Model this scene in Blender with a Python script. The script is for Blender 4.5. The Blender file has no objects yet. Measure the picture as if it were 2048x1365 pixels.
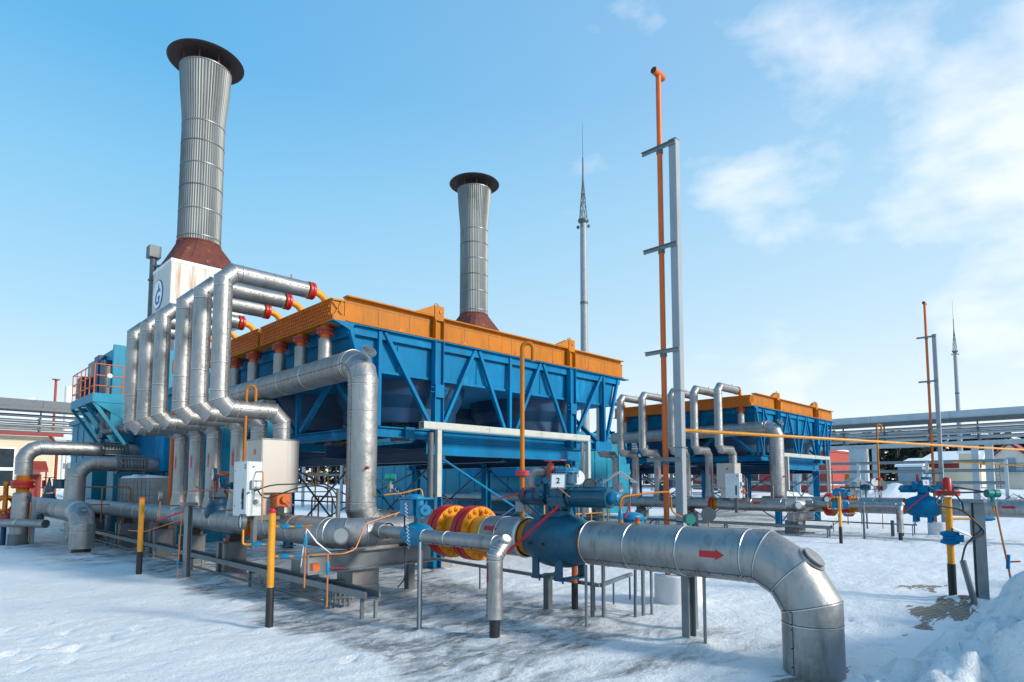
import bpy, bmesh, math, random
from mathutils import Vector, Matrix, noise
random.seed(7)
LOCX = 3.7
R = math.radians
V = Vector
C = bpy.context.scene.collection

# ------------------------------------------------------------ camera, sky, sun, exposure
EYE = V((0, 0, 1.7)); FPX = 1239.0; U0, V0 = 1024.0, 872.0; PITCH = math.atan(.077)
FW = V((1, 1, 0)).normalized(); RT = V((1, -1, 0)).normalized(); UPV = V((0, 0, 1))
CF = FW*math.cos(PITCH) + UPV*math.sin(PITCH); CU = -FW*math.sin(PITCH) + UPV*math.cos(PITCH)
def at(u, v, X=None, Y=None, Z=None):          # a photo pixel and one known world coordinate -> world point
    r = CF + RT*((u-U0)/FPX) + CU*((V0-v)/FPX)
    t = (X-EYE.x)/r.x if X is not None else (Y-EYE.y)/r.y if Y is not None else (Z-EYE.z)/r.z
    return EYE + r*t
cd = bpy.data.cameras.new('camera'); cam = bpy.data.objects.new('camera', cd); C.objects.link(cam)
cam.matrix_world = Matrix((( RT.x, CU.x, -CF.x, EYE.x), (RT.y, CU.y, -CF.y, EYE.y), (RT.z, CU.z, -CF.z, EYE.z), (0,0,0,1)))
cd.sensor_width = 36; cd.lens = FPX/2048*36; cd.shift_y = (V0-682.5)/2048; cd.clip_start = .1; cd.clip_end = 6000
bpy.context.scene.camera = cam
SUN_EL, SUN_AZ = R(24), math.atan2(-1.0, .35)   # azimuth as a plain xy angle: the sun stands to the right, behind the camera
SUN_DIR = V((math.cos(SUN_AZ)*math.cos(SUN_EL), math.sin(SUN_AZ)*math.cos(SUN_EL), math.sin(SUN_EL)))
sd = bpy.data.lights.new('sun', 'SUN'); sd.energy = 2.7; sd.angle = R(9); sd.color = (1, .93, .82)
so = bpy.data.objects.new('sun', sd); C.objects.link(so); so.rotation_euler = SUN_DIR.to_track_quat('Z', 'Y').to_euler(); so.location = (0, -20, 30)
vs = bpy.context.scene.view_settings
vs.view_transform = 'Standard'; vs.look = 'None'; vs.gamma = 1; vs.use_curve_mapping = False; vs.exposure = 0.54
bpy.context.scene.cycles.max_bounces = 6

w = bpy.data.worlds.new('World'); bpy.context.scene.world = w; w.use_nodes = True
nt = w.node_tree; nt.nodes.clear()
def N(t, **k):
    n = nt.nodes.new(t)
    for a, b in k.items(): setattr(n, a, b)
    return n
def L(a, b): nt.links.new(a, b)
def M2(op, a, b=None, c=None, clamp=False):
    n = N('ShaderNodeMath', operation=op); n.use_clamp = clamp
    for i, q in enumerate((a, b, c)):
        if q is None: continue
        if hasattr(q, 'links'): L(q, n.inputs[i])
        else: n.inputs[i].default_value = q
    return n.outputs[0]
sky = N('ShaderNodeTexSky', sky_type='NISHITA'); sky.sun_disc = False; sky.sun_elevation = SUN_EL
sky.sun_rotation = math.pi/2 - SUN_AZ; sky.air_density = 1.1; sky.dust_density = .8; sky.ozone_density = 2.2
tc = N('ShaderNodeTexCoord'); sp = N('ShaderNodeSeparateXYZ'); L(tc.outputs['Generated'], sp.inputs[0])
mp = N('ShaderNodeMapping'); mp.inputs['Scale'].default_value = (1, 1, 1.9); L(tc.outputs['Generated'], mp.inputs[0])
mp.inputs['Location'].default_value = (LOCX, 1.3, .4)
n1 = N('ShaderNodeTexNoise'); n1.inputs['Scale'].default_value = 3.4; n1.inputs['Detail'].default_value = 10; n1.inputs['Roughness'].default_value = .55; n1.inputs['Distortion'].default_value = .1
L(mp.outputs[0], n1.inputs['Vector'])
n2 = N('ShaderNodeTexNoise'); n2.inputs['Scale'].default_value = 1.1; n2.inputs['Detail'].default_value = 4; L(mp.outputs[0], n2.inputs['Vector'])
side = M2('MULTIPLY_ADD', sp.outputs[0], .707, M2('MULTIPLY', sp.outputs[1], -.707))      # -1 left .. +1 right of the view axis
z = M2('MAXIMUM', sp.outputs[2], 0.0)
haze = M2('POWER', M2('SUBTRACT', 1.0, z), 9.0)
cl = M2('ADD', M2('MULTIPLY_ADD', side, .40, n1.outputs['Fac']), M2('MULTIPLY', M2('SUBTRACT', n2.outputs['Fac'], .5), .35))
cl = M2('MULTIPLY', M2('SUBTRACT', cl, .585), 4.0, clamp=True)
hz = M2('MULTIPLY_ADD', M2('ADD', side, .42), .48, M2('MULTIPLY', haze, 1.0), clamp=False)
hz = M2('MAXIMUM', M2('MULTIPLY', haze, .3), M2('MULTIPLY', hz, .46), clamp=True)
fac = M2('MAXIMUM', hz, M2('MULTIPLY', cl, .72), clamp=True)
ramp = N('ShaderNodeValToRGB'); cr_ = ramp.color_ramp; cr_.elements[0].position = 0; cr_.elements[0].color = (.74,.87,.93,1); cr_.elements[1].position = .85; cr_.elements[1].color = (.07,.34,.69,1)
for p_, c_ in ((.10, (.60,.79,.91,1)), (.23, (.40,.685,.885,1)), (.41, (.24,.58,.86,1)), (.54, (.125,.46,.81,1))): e_ = cr_.elements.new(p_); e_.color = c_
L(z, ramp.inputs[0])
sc_ = N('ShaderNodeVectorMath', operation='SCALE'); sc_.inputs['Scale'].default_value = 7.9; L(ramp.outputs[0], sc_.inputs[0])
tint = N('ShaderNodeMix', data_type='RGBA'); tint.inputs['Factor'].default_value = .85
L(sky.outputs[0], tint.inputs[6]); L(sc_.outputs[0], tint.inputs[7])
mx = N('ShaderNodeMix', data_type='RGBA'); L(fac, mx.inputs['Factor']); L(tint.outputs[2], mx.inputs[6]); mx.inputs[7].default_value = (8.1, 8.0, 7.9, 1)
bg = N('ShaderNodeBackground'); bg.inputs['Strength'].default_value = .1; L(mx.outputs[2], bg.inputs[0])
wo = N('ShaderNodeOutputWorld'); L(bg.outputs[0], wo.inputs[0])

# ------------------------------------------------------------ materials
def mat(name, col, rough=.5, metal=0., var=.12, vscale=3., bump=0., bscale=60., col2=None, c2amt=.5, c2scale=2., stretch=(1,1,1), spec=.5, coat=0., grime=0., dent=0.):
    m = bpy.data.materials.new(name); m.use_nodes = True; t = m.node_tree; nd = t.nodes; lk = t.links
    b = nd['Principled BSDF']; b.inputs['Roughness'].default_value = rough; b.inputs['Metallic'].default_value = metal
    b.inputs['Specular IOR Level'].default_value = spec
    g = nd.new('ShaderNodeNewGeometry'); mp = nd.new('ShaderNodeMapping'); mp.inputs['Scale'].default_value = stretch; lk.new(g.outputs['Position'], mp.inputs[0])
    n = nd.new('ShaderNodeTexNoise'); n.inputs['Scale'].default_value = vscale; n.inputs['Detail'].default_value = 6; n.inputs['Roughness'].default_value = .6
    lk.new(mp.outputs[0], n.inputs['Vector'])
    cr = nd.new('ShaderNodeMapRange'); cr.inputs[1].default_value = .3; cr.inputs[2].default_value = .7; cr.inputs[3].default_value = 1-var; cr.inputs[4].default_value = 1+var
    lk.new(n.outputs['Fac'], cr.inputs[0])
    mu = nd.new('ShaderNodeVectorMath'); mu.operation = 'SCALE'; mu.inputs[0].default_value = col[:3]; lk.new(cr.outputs[0], mu.inputs['Scale'])
    out = mu.outputs[0]
    if col2:
        n2 = nd.new('ShaderNodeTexNoise'); n2.inputs['Scale'].default_value = c2scale; n2.inputs['Detail'].default_value = 8; n2.inputs['Roughness'].default_value = .65; lk.new(mp.outputs[0], n2.inputs['Vector'])
        r2 = nd.new('ShaderNodeMapRange'); r2.inputs[1].default_value = .5+.2*(1-c2amt); r2.inputs[2].default_value = .6+.25*(1-c2amt); lk.new(n2.outputs['Fac'], r2.inputs[0])
        mi = nd.new('ShaderNodeMix'); mi.data_type = 'RGBA'; lk.new(r2.outputs[0], mi.inputs['Factor']); lk.new(out, mi.inputs[6]); mi.inputs[7].default_value = (*col2, 1)
        out = mi.outputs[2]
    if grime:
        m3 = nd.new('ShaderNodeMapping'); m3.inputs['Scale'].default_value = (2.2, 2.2, .35); lk.new(g.outputs['Position'], m3.inputs[0])
        n3 = nd.new('ShaderNodeTexNoise'); n3.inputs['Scale'].default_value = 4; n3.inputs['Detail'].default_value = 9; n3.inputs['Roughness'].default_value = .7; lk.new(m3.outputs[0], n3.inputs['Vector'])
        r3 = nd.new('ShaderNodeMapRange'); r3.inputs[1].default_value = .50; r3.inputs[2].default_value = .74; r3.inputs[4].default_value = grime; lk.new(n3.outputs['Fac'], r3.inputs[0])
        mi = nd.new('ShaderNodeMix'); mi.data_type = 'RGBA'; lk.new(r3.outputs[0], mi.inputs['Factor']); lk.new(out, mi.inputs[6]); mi.inputs[7].default_value = (.045,.04,.036,1); out = mi.outputs[2]
    lk.new(out, b.inputs['Base Color'])
    rr = nd.new('ShaderNodeMapRange'); rr.inputs[3].default_value = max(.03, rough-.1); rr.inputs[4].default_value = min(1, rough+.12)
    lk.new(n.outputs['Fac'], rr.inputs[0]); lk.new(rr.outputs[0], b.inputs['Roughness'])
    if bump:
        nb = nd.new('ShaderNodeTexNoise'); nb.inputs['Scale'].default_value = bscale; nb.inputs['Detail'].default_value = 3; lk.new(mp.outputs[0], nb.inputs['Vector'])
        bp = nd.new('ShaderNodeBump'); bp.inputs['Strength'].default_value = bump; bp.inputs['Distance'].default_value = .01
        lk.new(nb.outputs['Fac'], bp.inputs['Height']); lk.new(bp.outputs[0], b.inputs['Normal'])
        if dent:
            nb = nd.new('ShaderNodeTexNoise'); nb.inputs['Scale'].default_value = 5.5; nb.inputs['Detail'].default_value = 2; lk.new(g.outputs['Position'], nb.inputs['Vector'])
            b2 = nd.new('ShaderNodeBump'); b2.inputs['Strength'].default_value = dent; b2.inputs['Distance'].default_value = .03
            lk.new(nb.outputs['Fac'], b2.inputs['Height']); lk.new(bp.outputs[0], b2.inputs['Normal']); lk.new(b2.outputs[0], b.inputs['Normal'])
    if coat: b.inputs['Coat Weight'].default_value = coat
    m.diffuse_color = (*col[:3], 1)
    return m
CLAD = mat('galvanised_cladding', (.34,.345,.345), .50, .90, .14, 2.2, .16, 60, col2=(.27,.27,.265), c2amt=.4, c2scale=5, grime=.5, dent=.5)
CLADR = mat('cladding_rolled_edge', (.58,.58,.57), .34, .92, .1, 9)
SEAM = mat('cladding_seam', (.10,.10,.11), .6, .3)
SCREW = mat('dark_screw', (.015,.015,.018), .5, .2)
BLUE = mat('blue_paint', (.0,.155,.33), .55, 0, .22, 1.6, .05, 30, spec=.12, col2=(.004,.25,.50), c2amt=.6, c2scale=2.5, stretch=(1,1,.35), grime=.35)
DBLUE = mat('dark_blue_and_shaded_blue', (.0,.045,.12), .5, 0, .2, 2, .05, 30, grime=.4)  # dark blue parts; under the cooler it paints shade into the blue
CYAN = mat('turquoise_enclosure_paint', (.002,.22,.34), .5, 0, .14, 2, .12, 12, spec=.3, col2=(.02,.19,.30), c2amt=.5, c2scale=3, stretch=(1,1,.4), grime=.5)
VALVE = mat('petrol_blue_valve_paint', (.0,.072,.13), .4, 0, .16, 6, .25, 40, grime=.4, dent=.1)
VALVE2 = mat('bright_blue_valve_paint', (.0,.19,.36), .4, 0, .16, 6, .25, 40, grime=.4)
ORANGE = mat('orange_paint', (.46,.15,.007), .5, 0, .14, 2.2, .05, 40, spec=.2, col2=(.42,.11,.008), c2amt=.45, c2scale=3, stretch=(1,1,.5), grime=.5)
ORANGE2 = mat('orange_red_paint', (.55,.11,.012), .42, 0, .12, 4)
YEL = mat('yellow_paint', (.72,.29,.010), .4, 0, .12, 6, .04, 60, grime=.4)
RED = mat('red_paint', (.44,.006,.012), .4, 0, .14, 8, .06, 60)
REDB = mat('brownish_red_paint', (.33,.03,.018), .45, 0, .2, 6)
BLACK = mat('black_paint', (.012,.013,.016), .45, 0, .2, 8)
DARK = mat('dark_rubber', (.02,.022,.026), .5)
STEEL = mat('grey_galvanised_steel', (.21,.235,.25), .45, .6, .15, 5, .06, 60)
STEELP = mat('pale_grey_painted_steel', (.27,.30,.33), .5, .1, .10, 3, col2=(.22,.13,.08), c2amt=.3, c2scale=3, stretch=(1,1,.4))
STEELD = mat('dark_grey_steel', (.10,.12,.135), .5, .3, .2, 5)
TRAYM = mat('cream_cable_duct', (.42,.44,.40), .5, .1, .1, 4)
CONC = mat('concrete', (.27,.265,.255), .88, 0, .22, 3, .5, 26, col2=(.15,.15,.15), c2amt=.5, c2scale=3)
CONCD = mat('painted_dark_concrete_pier', (.15,.155,.165), .8, 0, .25, 4, .4, 26, col2=(.09,.09,.095), c2amt=.5, c2scale=4, stretch=(1,1,.4))
WHITEC = mat('whitewashed_concrete', (.72,.74,.76), .85, 0, .08, 5, .3, 26)
RUST = mat('rusty_red_oxide_steel', (.12,.03,.02), .75, .1, .3, 3, .2, 20, col2=(.40,.16,.11), c2amt=.5, c2scale=2.6)
BOXM = mat('weathered_cream_panel', (.55,.54,.50), .6, 0, .1, 1.5, col2=(.42,.22,.09), c2amt=.75, c2scale=2.1, stretch=(1.5,1.5,.10))
WHITE = mat('white_plate', (.8,.8,.8), .5, 0, .04)
CAB = mat('pale_grey_cabinet', (.56,.60,.60), .45, 0, .05, 3)
CANM = mat('matte_insulated_box', (.46,.43,.40), .55, .4, .05, 2, .2, 80)
BRASS = mat('copper_tube', (.55,.20,.06), .42, .4, .15, 10)
GREEN = mat('teal_transmitter_paint', (.01,.20,.17), .4, 0, .1, 8)
DIAL = mat('gauge_dial', (.75,.78,.80), .3, 0, .02)
GLASS = mat('dark_window_glass', (.03,.04,.05), .12, 0, .2)
CREAM = mat('cream_siding', (.64,.55,.40), .7, 0, .05, 1)
LBRICK = mat('white_brick', (.60,.60,.56), .85, 0, .06, 4)
REDW = mat('red_brick', (.34,.06,.045), .85, 0, .18, 2, .3, 30, col2=(.55,.25,.2), c2amt=.3, c2scale=1.2)
REDROOF = mat('dark_red_metal', (.22,.015,.015), .5, 0, .15)
SLATE = mat('blue_grey_sheet', (.20,.30,.36), .6, 0, .1, 1)
RACKM = mat('rack_sheet_metal', (.42,.48,.52), .5, .25, .12, 1.2)
SNOWP = mat('snow_lump', (.80,.82,.85), .7, 0, .03, 3, .6, 14)
LOGOB = mat('logo_blue', (.01,.10,.35), .5)
PINK = mat('red_handle', (.55,.03,.05), .4, 0, .1)
def stack_mat():
    m = mat('fluted_zinc_stack', (.17,.185,.185), .5, .45, .3, 1.0, col2=(.085,.10,.10), c2amt=.6, c2scale=1.3, stretch=(1,1,.25)); return m
STACK = stack_mat()
CAPM = mat('sooty_cap', (.035,.02,.02), .7, .2, .3, 2)

# ------------------------------------------------------------ mesh builder
class B:
    def __init__(s): s.v = []; s.f = []; s.m = []; s.sm = []; s.mats = []
    def mi(s, m):
        if m not in s.mats: s.mats.append(m)
        return s.mats.index(m)
    def add(s, vs, fs, m, smooth=False):
        o = len(s.v); s.v += [tuple(p) for p in vs]; k = s.mi(m)
        for f in fs: s.f.append(tuple(i+o for i in f)); s.m.append(k); s.sm.append(smooth)
    def box(s, lo, hi, m):
        x0,y0,z0 = lo; x1,y1,z1 = hi
        s.add([(x0,y0,z0),(x1,y0,z0),(x1,y1,z0),(x0,y1,z0),(x0,y0,z1),(x1,y0,z1),(x1,y1,z1),(x0,y1,z1)],
              [(3,2,1,0),(4,5,6,7),(0,1,5,4),(1,2,6,5),(2,3,7,6),(3,0,4,7)], m); return s
    def cbox(s, c, d, m, rot=None):
        c = V(c); h = V(d)/2; vs = [V((x*h.x, y*h.y, z*h.z)) for z in (-1,1) for y in (-1,1) for x in (-1,1)]
        if rot is not None: vs = [rot @ p for p in vs]
        s.add([c+p for p in vs], [(2,3,1,0),(4,5,7,6),(0,1,5,4),(1,3,7,5),(3,2,6,7),(2,0,4,6)], m); return s
    def bar(s, p0, p1, a, b, m, up=V((0,0,1))):     # a = width across, b = height along up
        p0, p1 = V(p0), V(p1); d = (p1-p0).normalized(); up = V(up)
        if abs(d.dot(up)) > .95: up = V((0,1,0))
        x = d.cross(up).normalized(); y = x.cross(d)
        q = [x*sx*a/2 + y*sy*b/2 for sx, sy in ((-1,-1),(1,-1),(1,1),(-1,1))]
        s.add([p0+k for k in q]+[p1+k for k in q], [(0,1,2,3),(7,6,5,4),(0,4,5,1),(1,5,6,2),(2,6,7,3),(3,7,4,0)], m); return s
    def ibeam(s, p0, p1, wd, h, m, up=V((0,0,1)), t=.02):
        p0, p1 = V(p0), V(p1); d = (p1-p0).normalized(); up = V(up)
        if abs(d.dot(up)) > .95: up = V((0,1,0))
        x = d.cross(up).normalized(); y = x.cross(d)
        s.bar(p0+y*(h/2-t/2), p1+y*(h/2-t/2), wd, t, m, up); s.bar(p0-y*(h/2-t/2), p1-y*(h/2-t/2), wd, t, m, up)
        s.bar(p0, p1, t, h-2*t, m, up); return s
    def tube(s, pts, r, m, n=10, cap=True, closed=False):
        pts = [V(p) for p in pts]; k = len(pts); rings = []; prev = None
        rr = r if isinstance(r, (list, tuple)) else [r]*k
        for i in range(k):
            a = pts[max(i-1,0)]; b = pts[min(i+1,k-1)]
            if closed: a = pts[(i-1) % k]; b = pts[(i+1) % k]
            d = (b-a).normalized() if (b-a).length > 1e-9 else V((0,0,1))
            if prev is None: x = d.cross(V((0,0,1)) if abs(d.z) < .9 else V((1,0,0))).normalized()
            else: x = (prev - d*prev.dot(d)).normalized()
            y = d.cross(x); prev = x
            k2 = 1.0
            if 0 < i < k-1:
                c = (pts[i]-pts[i-1]).normalized().dot((pts[i+1]-pts[i]).normalized()); k2 = 1/max(.5, math.sqrt(max(0,(1+c)/2)))
            rings.append([pts[i] + (x*math.cos(2*math.pi*j/n) + y*math.sin(2*math.pi*j/n))*rr[i] for j in range(n)])
        vs = [p for rg in rings for p in rg]; fs = []
        for i in range(k if closed else k-1):
            i2 = (i+1) % k
            for j in range(n): fs.append((i*n+j, i*n+(j+1)%n, i2*n+(j+1)%n, i2*n+j))
        s.add(vs, fs, m, True)
        if cap and not closed:
            s.add(rings[0], [tuple(range(n))[::-1]], m); s.add(rings[-1], [tuple(range(n))], m)
        return s
    def lathe(s, prof, o, ax, m, n=24, smooth=True, flute=0., arc=None, refx=None):   # prof: (radius, along)
        o = V(o); ax = V(ax).normalized(); x = ax.cross(V((0,0,1)) if abs(ax.z) < .9 else V((1,0,0))).normalized(); y = ax.cross(x)
        for i in range(len(prof)-1):
            vs = []
            for (r, h) in prof[i:i+2]:
                for j in range(n):
                    a = 2*math.pi*j/n; q = r*(1 - (flute if j % 4 in (0,) else 0))
                    vs.append(o + ax*h + (x*math.cos(a)+y*math.sin(a))*q)
            s.add(vs, [(j, (j+1)%n, n+(j+1)%n, n+j) for j in range(n)], m, smooth)
        return s
    def disc(s, c, ax, r, h, m, n=20):              # solid cylinder from c along ax by h
        return s.lathe([(0.0001, 0), (r, 0), (r, h), (0.0001, h)], c, ax, m, n)
    def sphere(s, c, r, m, n=10, sc=(1,1,1)):
        vs = []; fs = []; k = n//2
        for i in range(k+1):
            t = math.pi*i/k
            for j in range(n): a = 2*math.pi*j/n; vs.append(V(c)+V((r*sc[0]*math.sin(t)*math.cos(a), r*sc[1]*math.sin(t)*math.sin(a), r*sc[2]*math.cos(t))))
        for i in range(k):
            for j in range(n): fs.append((i*n+j, (i+1)*n+j, (i+1)*n+(j+1)%n, i*n+(j+1)%n))
        s.add(vs, fs, m, True); return s
    def clad(s, cor, r, Rb, m=None, ring=.9, gores=3, n=28, seam=None, cap=True, bands=True, off=.45):
        """mitred sheet-metal cladding along the corner points cor, elbow radius Rb, a rolled band at each joint"""
        m = m or CLAD; cor = [V(p) for p in cor]; P = [cor[0]]; hard = [False]
        def straight(a, b, first):
            Ln = (b-a).length; k = int((Ln-off*.6)/ring)
            for i in range(1, k+1):
                t = i*ring - (ring-off)
                if .12 < t < Ln-.12: P.append(a + (b-a).normalized()*t)
        cur = cor[0]
        for i in range(1, len(cor)-1):
            a, c, b = cor[i-1], cor[i], cor[i+1]; d1 = (c-a).normalized(); d2 = (b-c).normalized()
            ang = math.acos(max(-1, min(1, d1.dot(d2)))); tl = Rb*math.tan(ang/2)
            s0 = c - d1*tl; s1 = c + d2*tl
            straight(cur, s0, i == 1); P.append(s0)
            nrm = (d2 - d1*d1.dot(d2)).normalized(); o = s0 + nrm*Rb
            for g in range(gores):
                t = (g+.5)*ang/gores; q = Rb/math.cos(ang/2/gores)
                P.append(o + (-nrm*math.cos(t) + d1*math.sin(t))*q)
            P.append(s1); cur = s1
        straight(cur, cor[-1], False); P.append(cor[-1])
        k = len(P); D = [(P[i+1]-P[i]).normalized() for i in range(k-1)]
        x = D[0].cross(V((0,0,1)) if abs(D[0].z) < .9 else V((1,0,0))).normalized(); fr = []
        for i, d in enumerate(D):
            x = (x - d*x.dot(d)).normalized(); fr.append((x.copy(), d.cross(x)))
        def plane(i):
            if i == 0: return D[0]
            if i == k-1: return D[-1]
            return (D[i-1]+D[i]).normalized()
        def ringat(i, seg, rad, sh=0):
            d = D[seg]; nn = plane(i); x, y = fr[seg]; out = []
            for j in range(n):
                a = 2*math.pi*j/n; c = (x*math.cos(a)+y*math.sin(a))*rad
                out.append(P[i] + c - d*(c.dot(nn)/d.dot(nn)) + d*sh)
            return out
        for i in range(k-1):
            s.add(ringat(i, i, r)+ringat(i+1, i, r), [(j, (j+1)%n, n+(j+1)%n, n+j) for j in range(n)], m, True)
        if bands:
            for i in range(k):
                bw, bh = .007, .005
                rs = []
                if i > 0: rs += [ringat(i, i-1, r, -bw), ringat(i, i-1, r+bh, -bw*.6)]
                else: rs += [ringat(0, 0, r*.8, 0), ringat(0, 0, r+bh, 0)]
                if i < k-1: rs += [ringat(i, i, r+bh, bw*.6), ringat(i, i, r, bw)]
                else: rs += [ringat(i, i-1, r+bh, 0), ringat(i, i-1, r*.8, 0)]
                for a, b in zip(rs[:-1], rs[1:]):
                    s.add(a+b, [(j, (j+1)%n, n+(j+1)%n, n+j) for j in range(n)], CLADR, True)
                if 0 < i < k-1:
                    s.add(ringat(i, i-1, r+.0012, -bw*2.0)+ringat(i, i-1, r+.0012, -bw), [(j, (j+1)%n, n+(j+1)%n, n+j) for j in range(n)], SEAM, True)
        if cap:
            s.add(ringat(0, 0, r*.98), [tuple(range(n))[::-1]], m); s.add(ringat(k-1, k-2, r*.98), [tuple(range(n))], m)
        if seam is not None:
            sv = V(seam)
            for i in range(k-1):
                d = D[i]; c = (sv - d*sv.dot(d))
                if c.length < .15: continue
                c = c.normalized(); Ls = (P[i+1]-P[i]).length; t = d.cross(c)
                n0, n1 = plane(i), plane(i+1); cr = c*r
                a = P[i]+cr-d*(cr.dot(n0)/d.dot(n0)); b = P[i+1]+cr-d*(cr.dot(n1)/d.dot(n1))
                s.bar(a+c*.001, b+c*.001, .005, .006, SEAM, c)
                ns = max(2, int((b-a).length/.16)+1)
                for q in range(ns):
                    f = .06+.88*q/(ns-1); p = a.lerp(b, f)
                    s.disc(p + t*.010 - c*.002, c, .0065, .011, SCREW, 6)
        return s
    def build(s, name, parent=None, bevel=0., loc=None):
        me = bpy.data.meshes.new(name)
        o = bpy.data.objects.new(name, me); C.objects.link(o)
        org = V((0,0,0))
        if parent is not None: org = parent.location.copy() if parent.type == 'EMPTY' else V(parent['_org'])
        elif loc is not None: org = V(loc)
        me.from_pydata([tuple(V(p)-org) for p in s.v], [], s.f)
        for m in s.mats: me.materials.append(m)
        me.polygons.foreach_set('material_index', s.m); me.polygons.foreach_set('use_smooth', s.sm); me.update()
        o['_org'] = tuple(org)
        if parent is not None: o.parent = parent
        else: o.location = org
        if bevel:
            b = o.modifiers.new('bevel', 'BEVEL'); b.width = bevel; b.segments = 1; b.limit_method = 'ANGLE'; b.angle_limit = R(50)
        return o
ALL = []
def thing(name, label, cat, loc=(0,0,0), group=None, kind=None):
    o = bpy.data.objects.new(name, None); C.objects.link(o); o.location = loc; o.empty_display_size = .2
    tag(o, label, cat, group, kind); return o
def tag(o, label=None, cat=None, group=None, kind=None):
    if label: o['label'] = label
    if cat: o['category'] = cat
    if group: o['group'] = group
    if kind: o['kind'] = kind
    return o
def clone(root, d, label=None, group=None):
    def rec(o, par):
        c = o.copy(); C.objects.link(c)
        if par is not None: c.parent = par
        for ch in list(o.children): rec(ch, c)
        return c
    r = rec(root, None); r.location = root.location + V(d)
    if label: r['label'] = label
    if group: r['group'] = group
    return r
def arc(c, a, b, r0, a0, a1, n=8):                  # points of an arc in the plane of a, b
    c, a, b = V(c), V(a), V(b)
    return [c + a*r0*math.cos(a0+(a1-a0)*i/n) + b*r0*math.sin(a0+(a1-a0)*i/n) for i in range(n+1)]
def bend(cor, r, n=5):                              # round the corners of a thin tube
    cor = [V(p) for p in cor]; out = [cor[0]]
    for i in range(1, len(cor)-1):
        d1 = (cor[i]-cor[i-1]); d2 = (cor[i+1]-cor[i]); q = min(r, d1.length*.45, d2.length*.45)
        a = cor[i]-d1.normalized()*q; b = cor[i]+d2.normalized()*q
        out += [a.lerp(cor[i], t/n).lerp(cor[i].lerp(b, t/n), t/n) for t in range(n+1)]
    return out+[cor[-1]]
def arrow(b, c, ax, rad, r, ln, wd, m=None):        # painted arrow wrapped on a pipe: c on the axis, rad = outward
    c, ax, rad = V(c), V(ax).normalized(), V(rad); rad = (rad-ax*rad.dot(ax)).normalized(); t = ax.cross(rad); r = r+.003; m = m or RED
    n = 10; hl = ln*.36
    def p(s_, a): return c + ax*s_ + (rad*math.cos(a)+t*math.sin(a))*r
    for i in range(n):
        a0 = wd/r*(i/n-.5); a1 = wd/r*((i+1)/n-.5); e = lambda a: ln/2 - hl*abs(a)/(wd/r/2)
        b.add([p(ln/2-hl, a0), p(e(a0), a0), p(e(a1), a1), p(ln/2-hl, a1)], [(0,1,2,3)], m)
        if n*.22 <= i+.5 <= n*.78: b.add([p(-ln/2, a0), p(ln/2-hl, a0), p(ln/2-hl, a1), p(-ln/2, a1)], [(0,1,2,3)], m)
    return b
def text(name, s_, size, loc, xdir, ydir, m, parent=None, depth=.004, bold=.0, shear=0.):
    cu = bpy.data.curves.new(name, 'FONT'); cu.body = s_; cu.size = size; cu.extrude = depth; cu.align_x = 'CENTER'; cu.align_y = 'CENTER'; cu.offset = bold; cu.shear = shear
    o = bpy.data.objects.new('tmp', cu); C.objects.link(o); bpy.context.view_layer.update()
    me = bpy.data.meshes.new_from_object(o.evaluated_get(bpy.context.evaluated_depsgraph_get())); bpy.data.objects.remove(o)
    x = V(xdir).normalized(); y = V(ydir).normalized(); zz = x.cross(y); me.transform(Matrix((x, y, zz)).transposed().to_4x4())
    t = bpy.data.objects.new(name, me); C.objects.link(t); me.materials.clear(); me.materials.append(m)
    org = V((0,0,0))
    if parent is not None: t.parent = parent; org = parent.location if parent.type == 'EMPTY' else V(parent['_org'])
    t.location = V(loc)-org; t['_org'] = (0,0,0); return t
def flange(par, c, ax, r, rin, t, m_ring=None, m_bolt=None, nb=12, bolts_apart=False, name='flange', br=None):
    """two bolted rings with a gap between; c is the middle"""
    m_ring = m_ring or RED; m_bolt = m_bolt or ORANGE; c = V(c); ax = V(ax).normalized(); b = B()
    for s_ in (-1, 1):
        lo, hi = (-t, -t*.08) if s_ < 0 else (t*.08, t)
        b.lathe([(rin, lo), (r*.985, lo), (r, lo+t*.12), (r, hi-t*.08), (r*.985, hi), (rin, hi)], c, ax, m_ring, 36)
        e = c + ax*s_*t
        b.lathe([(r*.97, 0), (r*.97, .003), (rin, .003)], e, ax*s_, m_bolt, 36)
    b.lathe([(r*.9, -t*.08), (r*.9, t*.08)], c, ax, SEAM, 36)
    x = ax.cross(V((0,0,1)) if abs(ax.z) < .9 else V((1,0,0))).normalized(); y = ax.cross(x); br = br or r*.085; lst = []
    for k in range(nb):
        a = 2*math.pi*(k+.5)/nb; p = c + (x*math.cos(a)+y*math.sin(a))*(r-br*1.55)
        q = B() if bolts_apart else b
        if bolts_apart: q.tube([p-ax*t*1.02, p+ax*t*1.02], br*.55, m_bolt, 6)
        for s_ in (-1, 1):
            e = p + ax*s_*t
            q.lathe([(br, 0), (br, br*.55), (br*.85, br*.75), (.0001, br*.78)], e, ax*s_, m_bolt, 6, smooth=False); q.lathe([(br*.5, 0), (br*.5, br*.3), (br*.35, br*.42), (.0001, br*.43)], e+ax*s_*br*.76, ax*s_, m_bolt, 8, smooth=False)
        if bolts_apart: lst.append(q)
    o = b.build(name, par)
    for q in lst: q.build('bolt', o)
    return o
S = V((16.85, 0, 0))                                # distance from the near cooler unit to the far one

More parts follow.
